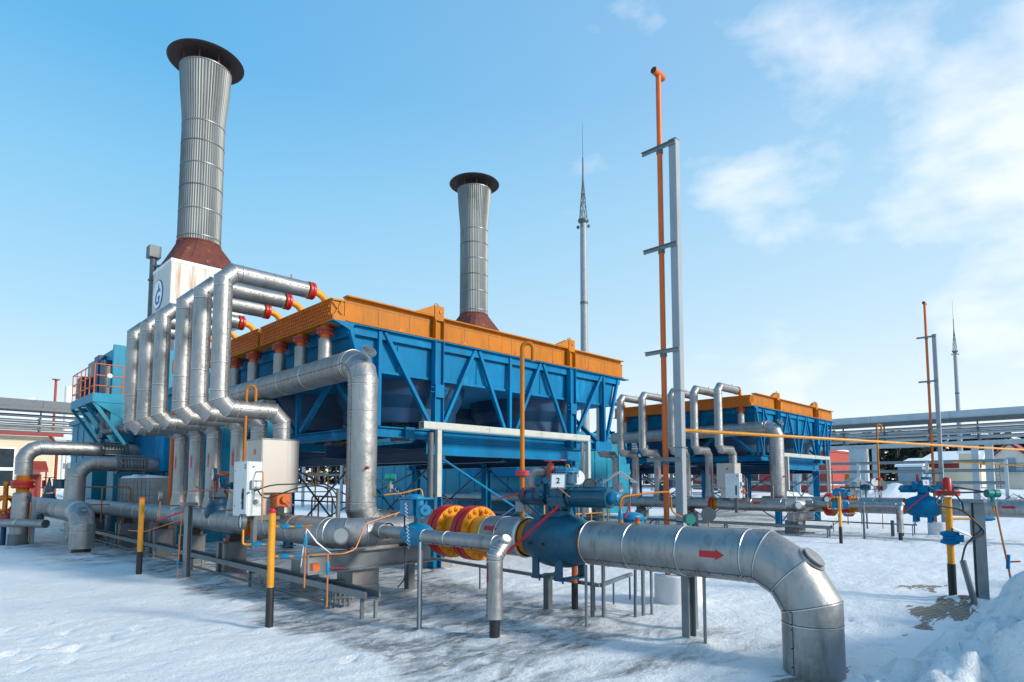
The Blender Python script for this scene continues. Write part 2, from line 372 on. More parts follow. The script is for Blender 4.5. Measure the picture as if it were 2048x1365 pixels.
# ------------------------------------------------------------ ground
def sst(a, b, x): t = max(0, min(1, (x-a)/(b-a))); return t*t*(3-2*t)
def nz(x, y, s=1., o=0.): return noise.noise(V((x*s, y*s, o)))
def ice_w(x, y):
    lo = 3.35 - .25*sst(12, 4, y) + .5*nz(x, y, .5, 3)
    if y < 4.5: lo += (4.5-y)*.55
    hi = 6.9 + .5*nz(x, y, .6, 9) + 1.2*sst(8, 12, y)
    a = sst(lo-.25, lo+.45, x)*(1-sst(hi-.4, hi+.9, x))*sst(1.6, 2.6, y)
    a2 = a*(.55+.45*sst(2.5, 5.5, y))
    xx = x-16.85; f = sst(3.0, 4.6, xx)*(1-sst(7.0, 8.5, xx))*sst(1.5, 3, y)*.7
    g = sst(1.5, 3.2, x)*(1-sst(5, 7, x))*sst(13, 17, y)
    return max(a2, f, g*.9)
def paver_w(x, y):
    a = math.exp(-(((x-5.5)/.95)**2 + ((y-2.05)/.42)**2))
    c = math.exp(-(((x-10.2)/1.5)**2 + ((y-1.85)/.5)**2)); d = math.exp(-(((x-12.2)/1.0)**2 + ((y-2.5)/.5)**2))
    e = math.exp(-(((x-8.1)/.7)**2 + ((y-2.05)/.3)**2))
    return max(a*1.15, c, d*.75, e*.55)
FEET = []
for u_, v_, an in ((48, 1318, .9), (52, 1283, 1.1), (12, 1310, .8), (10, 1262, 1.0), (35, 1345, .95), (150, 1300, 1.2), (215, 1275, 1.3), (1560-40, 1290, 2.2), (1660+90, 1290, 2.4), (1760, 1250, 2.4), (1795, 1215, 2.3), (820, 1310, .4), (700, 1320, .5), (900, 1330, .3)):
    p_ = at(u_, v_, Z=0); FEET.append((p_.x, p_.y, an)); FEET.append((p_.x+.26*math.sin(an)+.3*math.cos(an), p_.y-.26*math.cos(an)+.3*math.sin(an), an+.15))
DRIFT = [(3.23,7.26,.05,.16),(4.42,5.94,.04,.14),(4.78,5.05,.05,.16),(6.17,3.47,.06,.22),(6.05,3.22,.04,.12),(6.3,5.62,.04,.18),(6.62,5.42,.04,.15),(6.33,4.75,.06,.2),(3.79,11.95,.06,.25),(3.28,12.88,.05,.2),
         (4.55,11.5,.07,.35),(4.3,11.7,.08,.3),(4.5,13.7,.07,.4),(5.0,7.95,.06,.4),(8.0,4.6,.07,.45),(11.1,1.95,.06,.25),(11.0,1.6,.08,.3),(7.67,9.8,.07,.35),(11.87,9.8,.08,.4),(5.98,8.3,.05,.2),(7.0,5.2,.04,.3),(3.3,17.6,.08,.5),(2.85,21.6,.06,.3),(4.1,9.6,.05,.6),(3.7,9.0,.05,.5),(4.2,8.9,-.03,.4),(6.0,1.9,-.035,.55)]
def gz(x, y):
    if x < -3 or y < -3: return 0.
    d = math.hypot(x, y); s = .026*nz(x, y, 1.1) + .014*nz(x*1.0, y*1.6, 3.3, 5) + .007*nz(x, y, 8, 2)
    if x < 9.5 and y < 13:
        for fx, fy, fa in FEET:
            dx, dy = x-fx, y-fy
            if dx*dx+dy*dy < .16:
                u = dx*math.cos(fa)+dy*math.sin(fa); v = -dx*math.sin(fa)+dy*math.cos(fa); q = (u/.15)**2+(v/.06)**2
                s += -.030*math.exp(-q*q) + .012*math.exp(-(math.sqrt(q)-1.45)**2*7)
    iw = ice_w(x, y)
    s += iw*(.030*abs(nz(x*1.9+y*.8, y*.8, 1.7, 7)) - .018)
    s -= .012*sst(.25, .6, paver_w(x, y))
    far = sst(30, 42, x-.2*y)*sst(-5, 5, y)              # ploughed snow heaps along the far yard
    s += far*(.15 + .6*max(0, nz(x, y, .09, 4)+.15) + .2*nz(x, y, .4, 1))
    if x < 12.5 and y < 24:
        for px, py, pa, pr in DRIFT:
            q = ((x-px)**2+(y-py)**2)/(pr*pr)
            if q < 6: s += pa*math.exp(-q)
    h2 = math.exp(-(((x-33)/4.2)**2+((y-13)/2.6)**2))*1.3 + math.exp(-(((x-40)/4)**2+((y-9)/2.5)**2))*1.5
    return s + h2*(1+.3*nz(x, y, 1.1, 6)) + (1.0*sst(50, 100, d))
def axis():
    a = [-3000, -1500, -800, -400, -200, -100, -50, -25, -12, -6, -3, -1.5, 0]; x = 0
    while x < 9.5: x += .055; a.append(x)
    while x < 17: x += .12; a.append(x)
    st = .13
    while x < 3000: x += st; st *= 1.07; a.append(x)
    return a
ax_ = axis(); n = len(ax_); vs_ = [(x, y, gz(x, y)) for y in ax_ for x in ax_]
me = bpy.data.meshes.new('ground'); me.from_pydata(vs_, [], [(j*n+i, j*n+i+1, (j+1)*n+i+1, (j+1)*n+i) for j in range(n-1) for i in range(n-1)])
me.polygons.foreach_set('use_smooth', [True]*len(me.polygons))
for nm, fn in (('ice', ice_w), ('paver', paver_w)):
    at_ = me.attributes.new(nm, 'FLOAT', 'POINT'); at_.data.foreach_set('value', [fn(p[0], p[1]) if 0 < p[0] < 60 and 0 < p[1] < 80 else 0. for p in vs_])
ground = bpy.data.objects.new('ground', me); C.objects.link(ground); tag(ground, 'snow covered yard with grey ice streaks and a few bare brown pavers', 'ground', kind='structure')
def ground_mat(name='snowy_ground', patches=True):
    m = bpy.data.materials.new(name); m.use_nodes = True; t = m.node_tree; nd = t.nodes; lk = t.links; b = nd['Principled BSDF']
    def X(t_, **k):
        q = nd.new(t_)
        for a, c in k.items(): setattr(q, a, c)
        return q
    def noi(s_, det=6, rough=.6, st=(1,1,1), dist=0.):
        mp = X('ShaderNodeMapping'); mp.inputs['Scale'].default_value = st; mp.inputs['Rotation'].default_value = (0, 0, R(-28)); lk.new(g.outputs['Position'], mp.inputs[0])
        q = X('ShaderNodeTexNoise'); q.inputs['Scale'].default_value = s_; q.inputs['Detail'].default_value = det; q.inputs['Roughness'].default_value = rough; q.inputs['Distortion'].default_value = dist; lk.new(mp.outputs[0], q.inputs['Vector']); return q.outputs['Fac']
    def mr(v, a, c, lo=0., hi=1.):
        q = X('ShaderNodeMapRange'); q.inputs[1].default_value = a; q.inputs[2].default_value = c; q.inputs[3].default_value = lo; q.inputs[4].default_value = hi; lk.new(v, q.inputs[0]); return q.outputs[0]
    def ma(op, a, c):
        q = X('ShaderNodeMath', operation=op)
        for i, k in enumerate((a, c)):
            if hasattr(k, 'links'): lk.new(k, q.inputs[i])
            else: q.inputs[i].default_value = k
        return q.outputs[0]
    def mix(f, a, c):
        q = X('ShaderNodeMix', data_type='RGBA'); lk.new(f, q.inputs['Factor'])
        for i, k in ((6, a), (7, c)):
            if hasattr(k, 'links'): lk.new(k, q.inputs[i])
            else: q.inputs[i].default_value = (*k, 1)
        return q.outputs[2]
    g = X('ShaderNodeNewGeometry')
    snow = mix(mr(noi(.7, 5), .3, .7), (.80,.82,.84), (.90,.90,.90))
    snow = mix(mr(noi(9, 8, .7), .58, .78), snow, (.58,.60,.62))
    snow = mix(mr(noi(26, 3, .5), .67, .72), snow, (.50,.50,.50))
    col = snow; rough = .62
    if patches:
        ai = X('ShaderNodeAttribute', attribute_name='ice'); ap = X('ShaderNodeAttribute', attribute_name='paver')
        st = noi(1.0, 9, .68, (.85, 2.6, 1), 1.0)
        im = ma('MULTIPLY', ai.outputs['Fac'], 1.0)
        im = mr(ma('ADD', st, ma('MULTIPLY', im, .33)), .68, .88)
        icec = mix(mr(noi(3.2, 8, .7, (1, 2, 1)), .35, .65), (.15,.145,.135), (.36,.37,.38))
        icec = mix(mr(noi(5, 9, .75, (1, 2.2, 1)), .50, .60), icec, (.66,.70,.75))
        col = mix(im, col, icec)
        # concrete pavers where the snow has gone
        mp = X('ShaderNodeMapping'); mp.inputs['Rotation'].default_value = (0, 0, R(12)); lk.new(g.outputs['Position'], mp.inputs[0])
        bk = X('ShaderNodeTexBrick'); bk.inputs['Scale'].default_value = 3.2; bk.inputs['Mortar Size'].default_value = .018; bk.inputs['Color1'].default_value = (.36,.30,.24,1); bk.inputs['Color2'].default_value = (.28,.235,.19,1); bk.inputs['Mortar'].default_value = (.05,.045,.04,1); lk.new(mp.outputs[0], bk.inputs['Vector'])
        pm = mr(ma('ADD', noi(1.5, 9, .62, (.8, 2.6, 1), .5), ma('MULTIPLY', ap.outputs['Fac'], .45)), .80, .83)
        pc = mix(mr(noi(20, 6), .45, .85), bk.outputs['Color'], (.20,.17,.14))
        col = mix(pm, col, pc)
        rg = mix(im, (.62,.62,.62), (.26,.26,.26)); rg = mix(pm, rg, (.8,.8,.8)); lk.new(rg, b.inputs['Roughness'])
    else: b.inputs['Roughness'].default_value = rough
    lk.new(col, b.inputs['Base Color'])
    hn = ma('ADD', noi(7, 9, .72), ma('MULTIPLY', noi(40, 5, .7), .35))
    bp = X('ShaderNodeBump'); bp.inputs['Strength'].default_value = .8; bp.inputs['Distance'].default_value = .06; lk.new(hn, bp.inputs['Height']); lk.new(bp.outputs[0], b.inputs['Normal'])
    b.inputs['Subsurface Weight'].default_value = 0
    return m
GM = ground_mat(); SM = ground_mat('loose_snow', False)
me.materials.append(GM)

# shovelled snow bank at the right edge
def bank():
    vs, fs = [], []; nx, ny = 230, 110; x0, x1, y0, y1 = 4.6, 16.5, -3.6, 1.9
    for j in range(ny+1):
        for i in range(nx+1):
            x = x0+(x1-x0)*i/nx; y = y0+(y1-y0)*j/ny
            toe = 1.68 - .13*(x-6.2) + .22*nz(x, 3, .9) + .1*nz(x, 5, 3)
            t = toe - y
            h = 1.12*sst(-.05, 1.35, t)*(.85+.3*nz(x, y, .5, 2))
            h *= (.35+.65*sst(4.8, 6.2, x))*(1-sst(14.5, 16.4, x))
            d, p = noise.voronoi(V((x*2.1+.35*nz(x, y, 2, 1), y*2.1, .3)))
            d2, p2 = noise.voronoi(V((x*5.3, y*5.3, 2.3)))
            lump = (.5-min(.5, d[0]))*.62 + (.5-min(.5, d2[0]))*.20
            edge = sst(-.02, .35, t)
            c1 = min(1, (d[1]-d[0])*2.6); c2 = min(1, (d2[1]-d2[0])*2.8)
            z = -.05 + edge*(h + (.17*c1+.08*c2)*(.5+.9*(.5+.5*nz(p[0].x*3, p[0].y*3))) + .06*nz(x, y, 2.2, 4) + .015*nz(x, y, 14, 1))
            vs.append((x, y, z))
    for j in range(ny):
        for i in range(nx): a = j*(nx+1)+i; fs.append((a, a+1, a+nx+2, a+nx+1))
    me = bpy.data.meshes.new('snow_bank'); me.from_pydata(vs, [], fs); me.polygons.foreach_set('use_smooth', [True]*len(fs)); me.materials.append(SM)
    o = bpy.data.objects.new('snow_bank', me); C.objects.link(o); tag(o, 'lumpy bank of shovelled snow at the right edge of the yard', 'snow bank', kind='structure')
bank()

# ------------------------------------------------------------ unit things (near unit; the far unit is a set of copies)
FAR = []                                           # (thing, label of its copy)
def unit(t, label, d=None): FAR.append((t, label, d or S)); return t

# --- air cooler
YN, YF = 9.73, 15.85
def air_cooler():
    t = thing('air_cooler', 'big blue and orange air cooler on blue columns behind the near silver pipes', 'air cooler', (9.7, 12.8, 0), 'air coolers on blue steel frames')
    for s_, y in ((1, YN), (-1, YF)):
        b = B(); y2 = y + s_*.06
        b.bar((5.56, y2, 4.80), (14.0, y2, 4.80), .03, .43, ORANGE); b.box((5.56, min(y-.06*s_, y+.12*s_), 5.015), (14.0, max(y-.06*s_, y+.12*s_), 5.04), ORANGE)
        b.box((5.56, min(y-.05*s_, y+.12*s_), 4.565), (14.0, max(y-.05*s_, y+.12*s_), 4.585), ORANGE)
        yy = y + s_*.043
        b.bar((5.6, yy, 4.93), (13.95, yy, 4.93), .004, .006, SEAM)
        for k in range(1, 12):
            x = 5.56+.70*k; b.box((x-.003, min(yy, yy-.003*s_), 4.60), (x+.003, max(yy, yy-.003*s_), 4.93), SEAM)
        for x in (6.75, 8.35, 9.9, 11.2, 12.55):                 # little gussets on the lower flange
            b.add([(x-.10, y, 4.586), (x+.06, y, 4.586), (x-.02, y, 4.65), (x-.10, y+.03*s_, 4.586), (x+.06, y+.03*s_, 4.586), (x-.02, y+.03*s_, 4.65)], [(0,1,2),(5,4,3),(0,3,4,1),(1,4,5,2),(2,5,3,0)], ORANGE2)
        b.build('side_beam', t)
    for x in (7.60, 11.76):
        for y, s_ in ((YN, 1), (YF, -1)):
            b = B(); b.box((x-.115, min(y-.075*s_, y+.10*s_), 4.95), (x+.115, max(y-.075*s_, y+.10*s_), 5.25), ORANGE)
            b.bar((x-.105, y-.055*s_, 4.59), (x-.105, y-.055*s_, 4.96), .02, .10, ORANGE, V((0,1,0))); b.bar((x+.105, y-.055*s_, 4.59), (x+.105, y-.055*s_, 4.96), .02, .10, ORANGE, V((0,1,0)))
            b.box((x-.10, min(y-.02*s_, y+.03*s_), 4.59), (x+.10, max(y-.02*s_, y+.03*s_), 4.96), ORANGE)
            ya, yb = sorted((y-.06*s_, y+.09*s_))
            b.add([(x-.115, ya, 5.25), (x-.115, ya, 5.03), (x-.60, ya, 5.03), (x-.115, yb, 5.25), (x-.115, yb, 5.03), (x-.60, yb, 5.03)], [(0,1,2),(5,4,3),(0,2,5,3),(2,1,4,5),(1,0,3,4)], ORANGE)
            b.disc((x+.02, y-.075*s_, 5.13), (0,-s_,0), .028, .02, ORANGE2, 12)
            o = b.build('lifting_post', t, .004)
            b = B(); b.tube(arc((x-.02, y+.0*s_, 5.25), (1,0,0), (0,0,1), .06, 0, math.pi, 8), .010, ORANGE, 8); b.build('lifting_eye', o)
    for y0 in (YN+.06, YN+3.15):                                  # headers: both ends, two bundles
        for xe, s_ in ((5.30, -1), (14.08, 1)):
            b = B(); xa, xb = sorted((xe, xe - s_*.26)); y1 = y0+2.93
            b.box((xa, y0, 4.57), (xb, y1, 4.93), ORANGE); b.box((xa-.01, y0-.02, 4.93), (xb+.01, y1+.02, 4.955), ORANGE); b.box((xa-.01, y0-.02, 4.55), (xb+.01, y1+.02, 4.572), ORANGE)
            for r_ in range(5):
                for c_ in range(34):
                    yy = y0+.06+c_*(2.82/33)+(.0 if r_ % 2 else .03); zz = 4.61+r_*.068
                    if yy < y1-.03: b.box((min(xe, xe+s_*.022), yy-.022, zz-.02), (max(xe, xe+s_*.022), yy+.022, zz+.02), ORANGE2)
            b.build('header_box', t)
    b = B(); b.bar((5.31, YN+.03, 4.62), (5.57, YN+.03, 4.62), .02, .10, ORANGE); b.bar((5.31, YN+.03, 4.90), (5.57, YN+.03, 4.62), .012, .02, ORANGE); b.bar((5.35, YN+.03, 4.66), (5.50, YN+.03, 4.93), .012, .02, ORANGE); b.bar((5.31, YN+.03, 4.93), (5.57, YN+.03, 4.95), .012, .03, ORANGE); b.build('corner_bracket', t)
    for y0 in (YN+.12, YN+3.15):
        b = B(); b.box((5.6, y0, 4.62), (13.8, y0+2.8, 4.90), STEELD)
        for k in range(54): x = 5.65+k*.15; b.box((x, y0+.02, 4.9), (x+.07, y0+2.78, 4.915), STEEL)
        b.build('tube_bundle', t)
    # blue part
    b = B(); zt = 4.53
    for y, s_ in ((YN, 1), (YF, -1)):
        b.box((5.28, min(y-.07*s_, y+.12*s_), zt), (14.22, max(y-.07*s_, y+.12*s_), zt+.018), BLUE); b.bar((5.62, y+.02*s_, zt-.08), (13.9, y+.02*s_, zt-.08), .012, .15, BLUE)
    for x in (5.66, 13.86): b.box((x-.1, YN, zt), (x+.1, YF, zt+.015), BLUE); b.bar((x, YN+.05, zt-.1), (x, YF-.05, zt-.1), .012, .18, BLUE)
    b.add([(5.28, YN-.07, zt), (5.7, YN-.07, zt), (5.62, YN-.07, zt-.12), (5.36, YN-.07, zt-.02)], [(0,1,2,3)], BLUE)
    b.build('top_rail', t)
    b = B(); z0, z1 = 3.76, 4.52; x0, x1 = 5.72, 13.78; y0, y1 = YN+.10, YF-.10; e = .18
    lo = [(x0+e, y0+.02, z0), (x1-e, y0+.02, z0), (x1-e, y1-.02, z0), (x0+e, y1-.02, z0)]; hi = [(x0, y0, z1), (x1, y0, z1), (x1, y1, z1), (x0, y1, z1)]
    b.add(lo+hi, [(3,2,1,0),(4,5,6,7),(0,1,5,4),(1,2,6,5),(2,3,7,6),(3,0,4,7)], BLUE)
    b.bar((x0+e, y0+.01, z0+.02), (x1-e, y0+.01, z0+.02), .05, .05, BLUE); b.bar((x0+.03, y0-.0, z1-.17), (x1-.03, y0-.0, z1-.17), .012, .012, DBLUE)
    for k in range(1, 8): x = x0+k*1.01; b.bar((x, y0+.004, z0+.05), (x, y0-.004, z1-.2), .008, .012, BLUE, V((0,1,0)))
    b.build('plenum', t)
    yb = YN+.0
    def L2(pts, y, w=.085):
        for (xa, za), (xc, zc) in pts:
            b = B(); b.bar((xa, y, za), (xc, y, zc), .07, w, BLUE, V((0,1,0))); b.build('brace', t, .004)
    TR = [((5.64,4.52),(6.20,2.76)), ((6.27,4.52),(6.27,2.76)), ((6.38,4.52),(7.50,2.80)), ((8.63,4.52),(7.74,2.80)), ((8.74,4.52),(9.55,2.80)), ((9.68,4.52),(9.67,2.76)), ((10.68,4.52),(9.81,2.80)), ((10.78,4.52),(11.66,2.80)), ((13.06,4.52),(11.92,2.80)), ((13.15,4.52),(13.17,2.76)), ((13.80,4.52),(13.24,2.76))]
    L2(TR, YN+.02); L2(TR, YF-.02)
    for x in (6.0, 13.5):                                        # end trusses
        for (ya, za), (yc, zc) in (((YN+.2,4.5),(YN+.2,2.76)), ((YN+.35,2.8),(YN+1.5,3.8)), ((YN+2.9,2.8),(YN+1.6,3.8)), ((YN+3.06,4.4),(YN+3.06,2.76)), ((YN+3.2,2.8),(YN+4.5,3.8)), ((YF-.3,2.8),(YN+4.6,3.8)), ((YF-.2,4.5),(YF-.2,2.76))):
            b = B(); b.bar((x+.2 if x < 9 else x-.2, ya, za), (x+.2 if x < 9 else x-.2, yc, zc), .09, .09, BLUE, V((1,0,0))); b.build('brace', t)
    for x in (7.61, 11.79):
        for y in (YN, YF):
            s_ = 1 if y == YN else -1
            b = B(); b.ibeam((x, y-.02*s_, 2.57), (x, y-.02*s_, 4.56), .14, .22, BLUE, V((1,0,0)), .018)
            b.box((x-.11, y-.10*s_ if s_ > 0 else y+.02, 3.40), (x+.11, y-.02 if s_ > 0 else y+.10, 3.66), BLUE); o = b.build('post', t)
            for q in (-.16, .16):
                b = B(); b.tube(arc((x+q, y-.07*s_, 3.55), (1,0,0), (0,0,1), .055, -2.6, 2.2, 12), .009, BLUE, 6); b.build('lifting_hook', o)
    b = B(); b.box((6.15, YN+.02, 2.565), (13.32, YN+.20, 2.585), BLUE); b.box((6.15, YN+.02, 2.735), (13.32, YN+.20, 2.755), BLUE); b.box((6.17, YN+.08, 2.586), (13.30, YN+.10, 2.734), BLUE); b.build('lower_chord', t)
    b = B(); b.box((6.15, YF-.20, 2.565), (13.32, YF-.02, 2.755), BLUE); b.build('lower_chord', t)
    for x in (6.24, 9.6, 13.22):
        b = B(); b.ibeam((x, YN+.20, 2.66), (x, YF-.20, 2.66), .16, .19, BLUE); b.build('lower_chord', t)
    b = B(); b.box((6.86, YN-.03, 2.55), (7.06, YN+.02, 2.77), BLUE)
    for q in (-.05, .05): b.disc((6.96+q, YN-.03, 2.70), (0,-1,0), .012, .012, DBLUE, 6)
    b.build('joint_plate', t)
    b = B(); b.box((12.75, YN-.03, 2.54), (13.42, YN+.02, 2.78), BLUE); b.build('joint_plate', t)
    for y in (YN+.12, 12.85, YF+.1):  # rear and cross beams use darker blue, shade painted into the colour
        b = B(); b.ibeam((6.9 if y > 11 else 7.45, y, 2.41), (12.25, y, 2.41), .2, .29, DBLUE if y > 11 else BLUE); b.build('support_beam', t)
    for x in (7.65, 11.87):
        b = B(); b.ibeam((x, YN+.25, 2.27), (x, 16.6, 2.27), .2, .27, DBLUE); b.build('support_beam', t)
    b = B(); b.ibeam((9.7, YN+.25, 2.30), (9.7, 16.2, 2.30), .2, .24, DBLUE); b.build('support_beam', t)
    for x in (7.67, 11.87):
        for y in (YN+.10, 12.9, 16.2):
            b = B(); b.ibeam((x, y, -.05), (x, y, 2.25), .20, .20, BLUE, V((1,0,0)), .022); b.box((x-.14, y-.14, 2.11), (x+.14, y+.14, 2.13), BLUE); b.box((x-.15, y-.15, .02), (x+.15, y+.15, .045), STEELD); b.build('column', t)
    rods = [((7.75,YN,2.2),(11.7,YN,.25)), ((11.78,YN,2.1),(7.8,YN,.25)), ((7.67,12.98,2.15),(7.67,16.1,.3)), ((7.67,16.1,2.15),(7.67,12.98,.3)), ((7.67,YN+.2,2.1),(7.67,12.8,.3)), ((7.67,12.8,2.1),(7.67,YN+.2,.3)),
            ((11.87,13.0,2.1),(11.87,16.1,.3)), ((11.87,16.1,2.1),(11.87,13.0,.3)), ((11.87,YN+.2,2.1),(11.87,12.8,.3)), ((11.87,12.8,2.1),(11.87,YN+.2,.3)), ((7.75,16.2,2.1),(11.8,16.2,.3)), ((11.8,16.2,2.05),(7.75,16.2,.3)), ((7.67,13,1.25),(7.67,16.1,1.25)), ((11.87,13,1.25),(11.87,16.1,1.25)), ((7.75,12.9,2.05),(11.8,12.9,.3))]
    for i, (a, c) in enumerate(rods):  # front rod in lit blue, the others in blue with painted shade
        b = B(); b.bar(a, c, .035, .035, BLUE if i < 1 else DBLUE); b.disc(V(a)-V((0,.05,0)), (0,1,0), .05, .1, DBLUE, 10); b.build('tie_rod', t)
    for x in (7.85, 11.75):
        for y in (YN+1.6, YN+4.5):
            b = B(); b.lathe([(1.42, .86), (1.36, .55), (1.22, .30), (1.20, .02), (1.23, 0), (1.17, .02), (1.17, .3), (1.38, .86)], (x, y, 2.92), (0,0,1), DBLUE, 36)  # darker blue stands in for the shade below the plenum
            o = b.build('fan_shroud', t)
            b = B()
            for k in range(6):
                a = k*math.pi/3; u = V((math.cos(a), math.sin(a), 0)); p = V((x, y, 3.1)); b.bar(p+u*.12, p+u*1.12, .2, .02, STEEL, V((0,0,1))+u.cross(V((0,0,1)))*.35)
            b.disc((x, y, 3.0), (0,0,1), .16, .2, STEELD, 12); b.disc((x, y, 2.62), (0,0,1), .2, .38, STEELD, 14); b.build('fan', o)
            b = B()
            for q in (-.25, .25): b.bar((x+q, YN+.2 if y < 12 else 12.9, 2.80), (x+q, 12.75 if y < 12 else YF-.2, 2.80), .08, .10, DBLUE)  # shade under the fans painted in as darker blue
            b.build('motor_beam', t)
    return t
cooler = air_cooler()
unit(cooler, 'smaller looking blue and orange air cooler at the right, half way back in the yard')

# --- risers
RY = [10.20, 11.13, 12.05, 13.33, 14.35, 15.37]; HX = 4.66; HZ = .97
RL = ['tall silver riser pipe of the near cooler, rightmost and nearest of its six', 'second from the right of the six tall silver riser pipes at the near cooler', 'third from the right of the six tall silver riser pipes at the near cooler',
      'fourth from the right of the six tall silver riser pipes at the near cooler', 'fifth from the right of the six tall silver riser pipes at the near cooler', 'leftmost of the six tall silver riser pipes at the near cooler']
RL2 = ['silver riser pipe of the far cooler, rightmost and nearest of its six', 'second from the right of the six silver riser pipes at the far cooler', 'third from right of six silver risers at the far cooler, partly behind the grey pole',
       'fourth from the right of the six silver riser pipes at the far cooler', 'fifth from the right of the six silver riser pipes at the far cooler', 'leftmost of the six silver riser pipes at the far cooler']
def riser(y, label, first):
    t = thing('riser_pipe', label, 'riser pipe', (HX, y, HZ), 'silver riser pipes of the near cooler')
    b = B(); b.clad([(HX, y, 1.50), (HX, y, 2.90), (3.62, y, 2.90), (3.62, y, 5.13), (5.02, y, 5.13)], .142, .27, ring=.95, gores=2, n=24, seam=(.25,-1,0))
    b.build('cladding', t)
    b = B(); b.lathe([(.19, 0), (.185, .18), (.148, .42), (.145, .5)], (HX, y, 1.02), (0,0,1), CLAD, 24); b.lathe([(.187, .17), (.195, .175), (.195, .19), (.187, .195)], (HX, y, 1.02), (0,0,1), SEAM, 24); b.build('reducer', t)
    b = B(); arrow(b, (HX, y, 2.18), (0,0,1), (-.95,-.5,0), .142, .30, .06, PINK); b.build('flow_arrow', t)
    f = flange(t, (5.11, y, 5.13), (1,0,0), .155, .08, .05, RED, ORANGE, 8)
    b = B(); b.lathe([(.09, -.09), (.09, -.05)], (5.11, y, 5.13), (1,0,0), ORANGE, 16)
    pts = [V((5.16, y, 5.13))] + arc((5.20, y, 4.90), (0,0,1), (1,0,0), .23, 0, math.pi/2, 8) + [V((5.43, y, 4.86))]
    b.tube(pts, .065, YEL, 14); b.build('elbow', t)
    b = B(); b.tube([(4.75, y, 5.26), (4.75, y, 5.34)], .012, PINK, 6); b.build('vent_plug', t)
    return t
rs = [riser(y, l, i == 0) for i, (y, l) in enumerate(zip(RY, RL))]
for r_, l in zip(rs, RL2): unit(r_, l)

# --- collector / outlet pipe of the cooler
def outlet():
    t = thing('outlet_pipe', 'fat silver outlet pipe bending down at the corner of the near cooler', 'outlet pipe', (5.45, 8.94, .98), 'fat outlet pipes of the coolers')
    b = B(); b.clad([(5.45, 16.0, 3.66), (5.45, 8.94, 3.72), (5.45, 8.94, .98), (6.10, 8.94, .98)], .245, .40, ring=.95, gores=4, n=36, seam=(-1,-.2,-.1)); b.build('cladding', t)
    for y in RY:
        b = B(); b.clad([(5.42, y, 3.85), (5.42, y, 4.30)], .12, .2, n=20, bands=False); b.build('branch_pipe', t)
        f = flange(t, (5.42, y, 4.44), (0,0,1), .155, .08, .045, REDB, ORANGE2, 8, name='branch_flange')
        b = B(); b.lathe([(.085, -.15), (.085, .12)], (5.42, y, 4.44), (0,0,1), ORANGE2, 14); b.build('neck', f)
    q = V((5.45, 8.94-.245*.72-.02, 3.72+.245*.72+.02)) - V((0,-1,1)).normalized()*.075
    d = V((0,-1,1)).normalized(); b = B(); b.disc(q, d, .13, .035, CLAD, 20); b.disc(q+d*.035, d, .10, .03, STEEL, 20); b.disc(q+d*.065, d, .08, .012, STEELD, 20); b.build('inspection_cap', t)
    b = B(); arrow(b, (5.45, 8.94, 2.25), (0,0,-1), (-1,.42,0), .245, .30, .07, PINK); b.build('flow_arrow', t)
    for z in (1.95,): 
        b = B(); p = V((5.45,8.94,z)); d = V((-.25,-1,0)).normalized(); b.tube([p+d*.24, p+d*.30], .022, REDB, 8); b.sphere(p+d*.31, .03, REDB, 8); b.build('plug', t)
    for x, y in ((5.45, 12.9),):
        b = B(); b.box((x-.14, y-.35, 3.36), (x+.14, y+.35, 3.42), CLAD); b.build('saddle', t)
    return t
outl = outlet(); unit(outl, 'silver outlet pipe bending down at the corner of the far cooler')

# --- inlet header H1 with its cross link
def header():
    t = thing('header_pipe', 'long silver header pipe under the riser pipes of the near cooler', 'header pipe', (HX, 12, HZ), 'silver header pipes')
    b = B(); b.clad([(HX, 26.5, HZ), (HX, 11.12, HZ)], .215, .4, ring=1.1, n=32, seam=(-.5,0,-1)); b.build('cladding', t)
    b = B(); b.clad([(HX, 10.75, HZ), (HX, 8.05, HZ), (6.02, 8.05, HZ)], .225, .42, ring=.8, gores=3, n=32, seam=(-.5,-.4,-1)); b.build('cladding', t)
    f = flange(t, (HX, 11.02, HZ), (0,1,0), .27, .15, .06, RED, ORANGE, 12)
    b = B(); b.lathe([(.15, 0), (.19, .1), (.20, .25), (.15, .30)], (HX, 10.66, HZ), (0,1,0), ORANGE, 20); b.build('valve_body', t)
    d = V((-1,-1,0)).normalized(); p = V((HX, 8.05, HZ)) + d*(.225*1.0-.06); b = B(); b.disc(p, d, .125, .035, CLAD, 24); b.disc(p+d*.035, d, .10, .02, CLADR, 24); b.build('inspection_cap', t)
    for y in (17.4, 14.9, 13.0):
        b = B(); arrow(b, (HX, y, HZ), (0,1,0), (-1,0,.35), .215, .22, .10, PINK); b.build('flow_arrow', t)
    b = B(); arrow(b, (HX, 9.3, HZ), (0,1,0), (-1,0,.30), .225, .26, .12, RED); b.build('flow_arrow', t)
    b = B(); arrow(b, (5.6, 8.05, HZ), (1,0,0), (0,-1,.15), .225, .28, .08, RED); b.build('flow_arrow', t)
    b = B(); b.sphere((HX, 26.5, HZ), .21, CLAD, 16); b.build('end_cap', t)
    return t
hd = header(); unit(hd, 'long silver header pipe under the riser pipes of the far cooler')

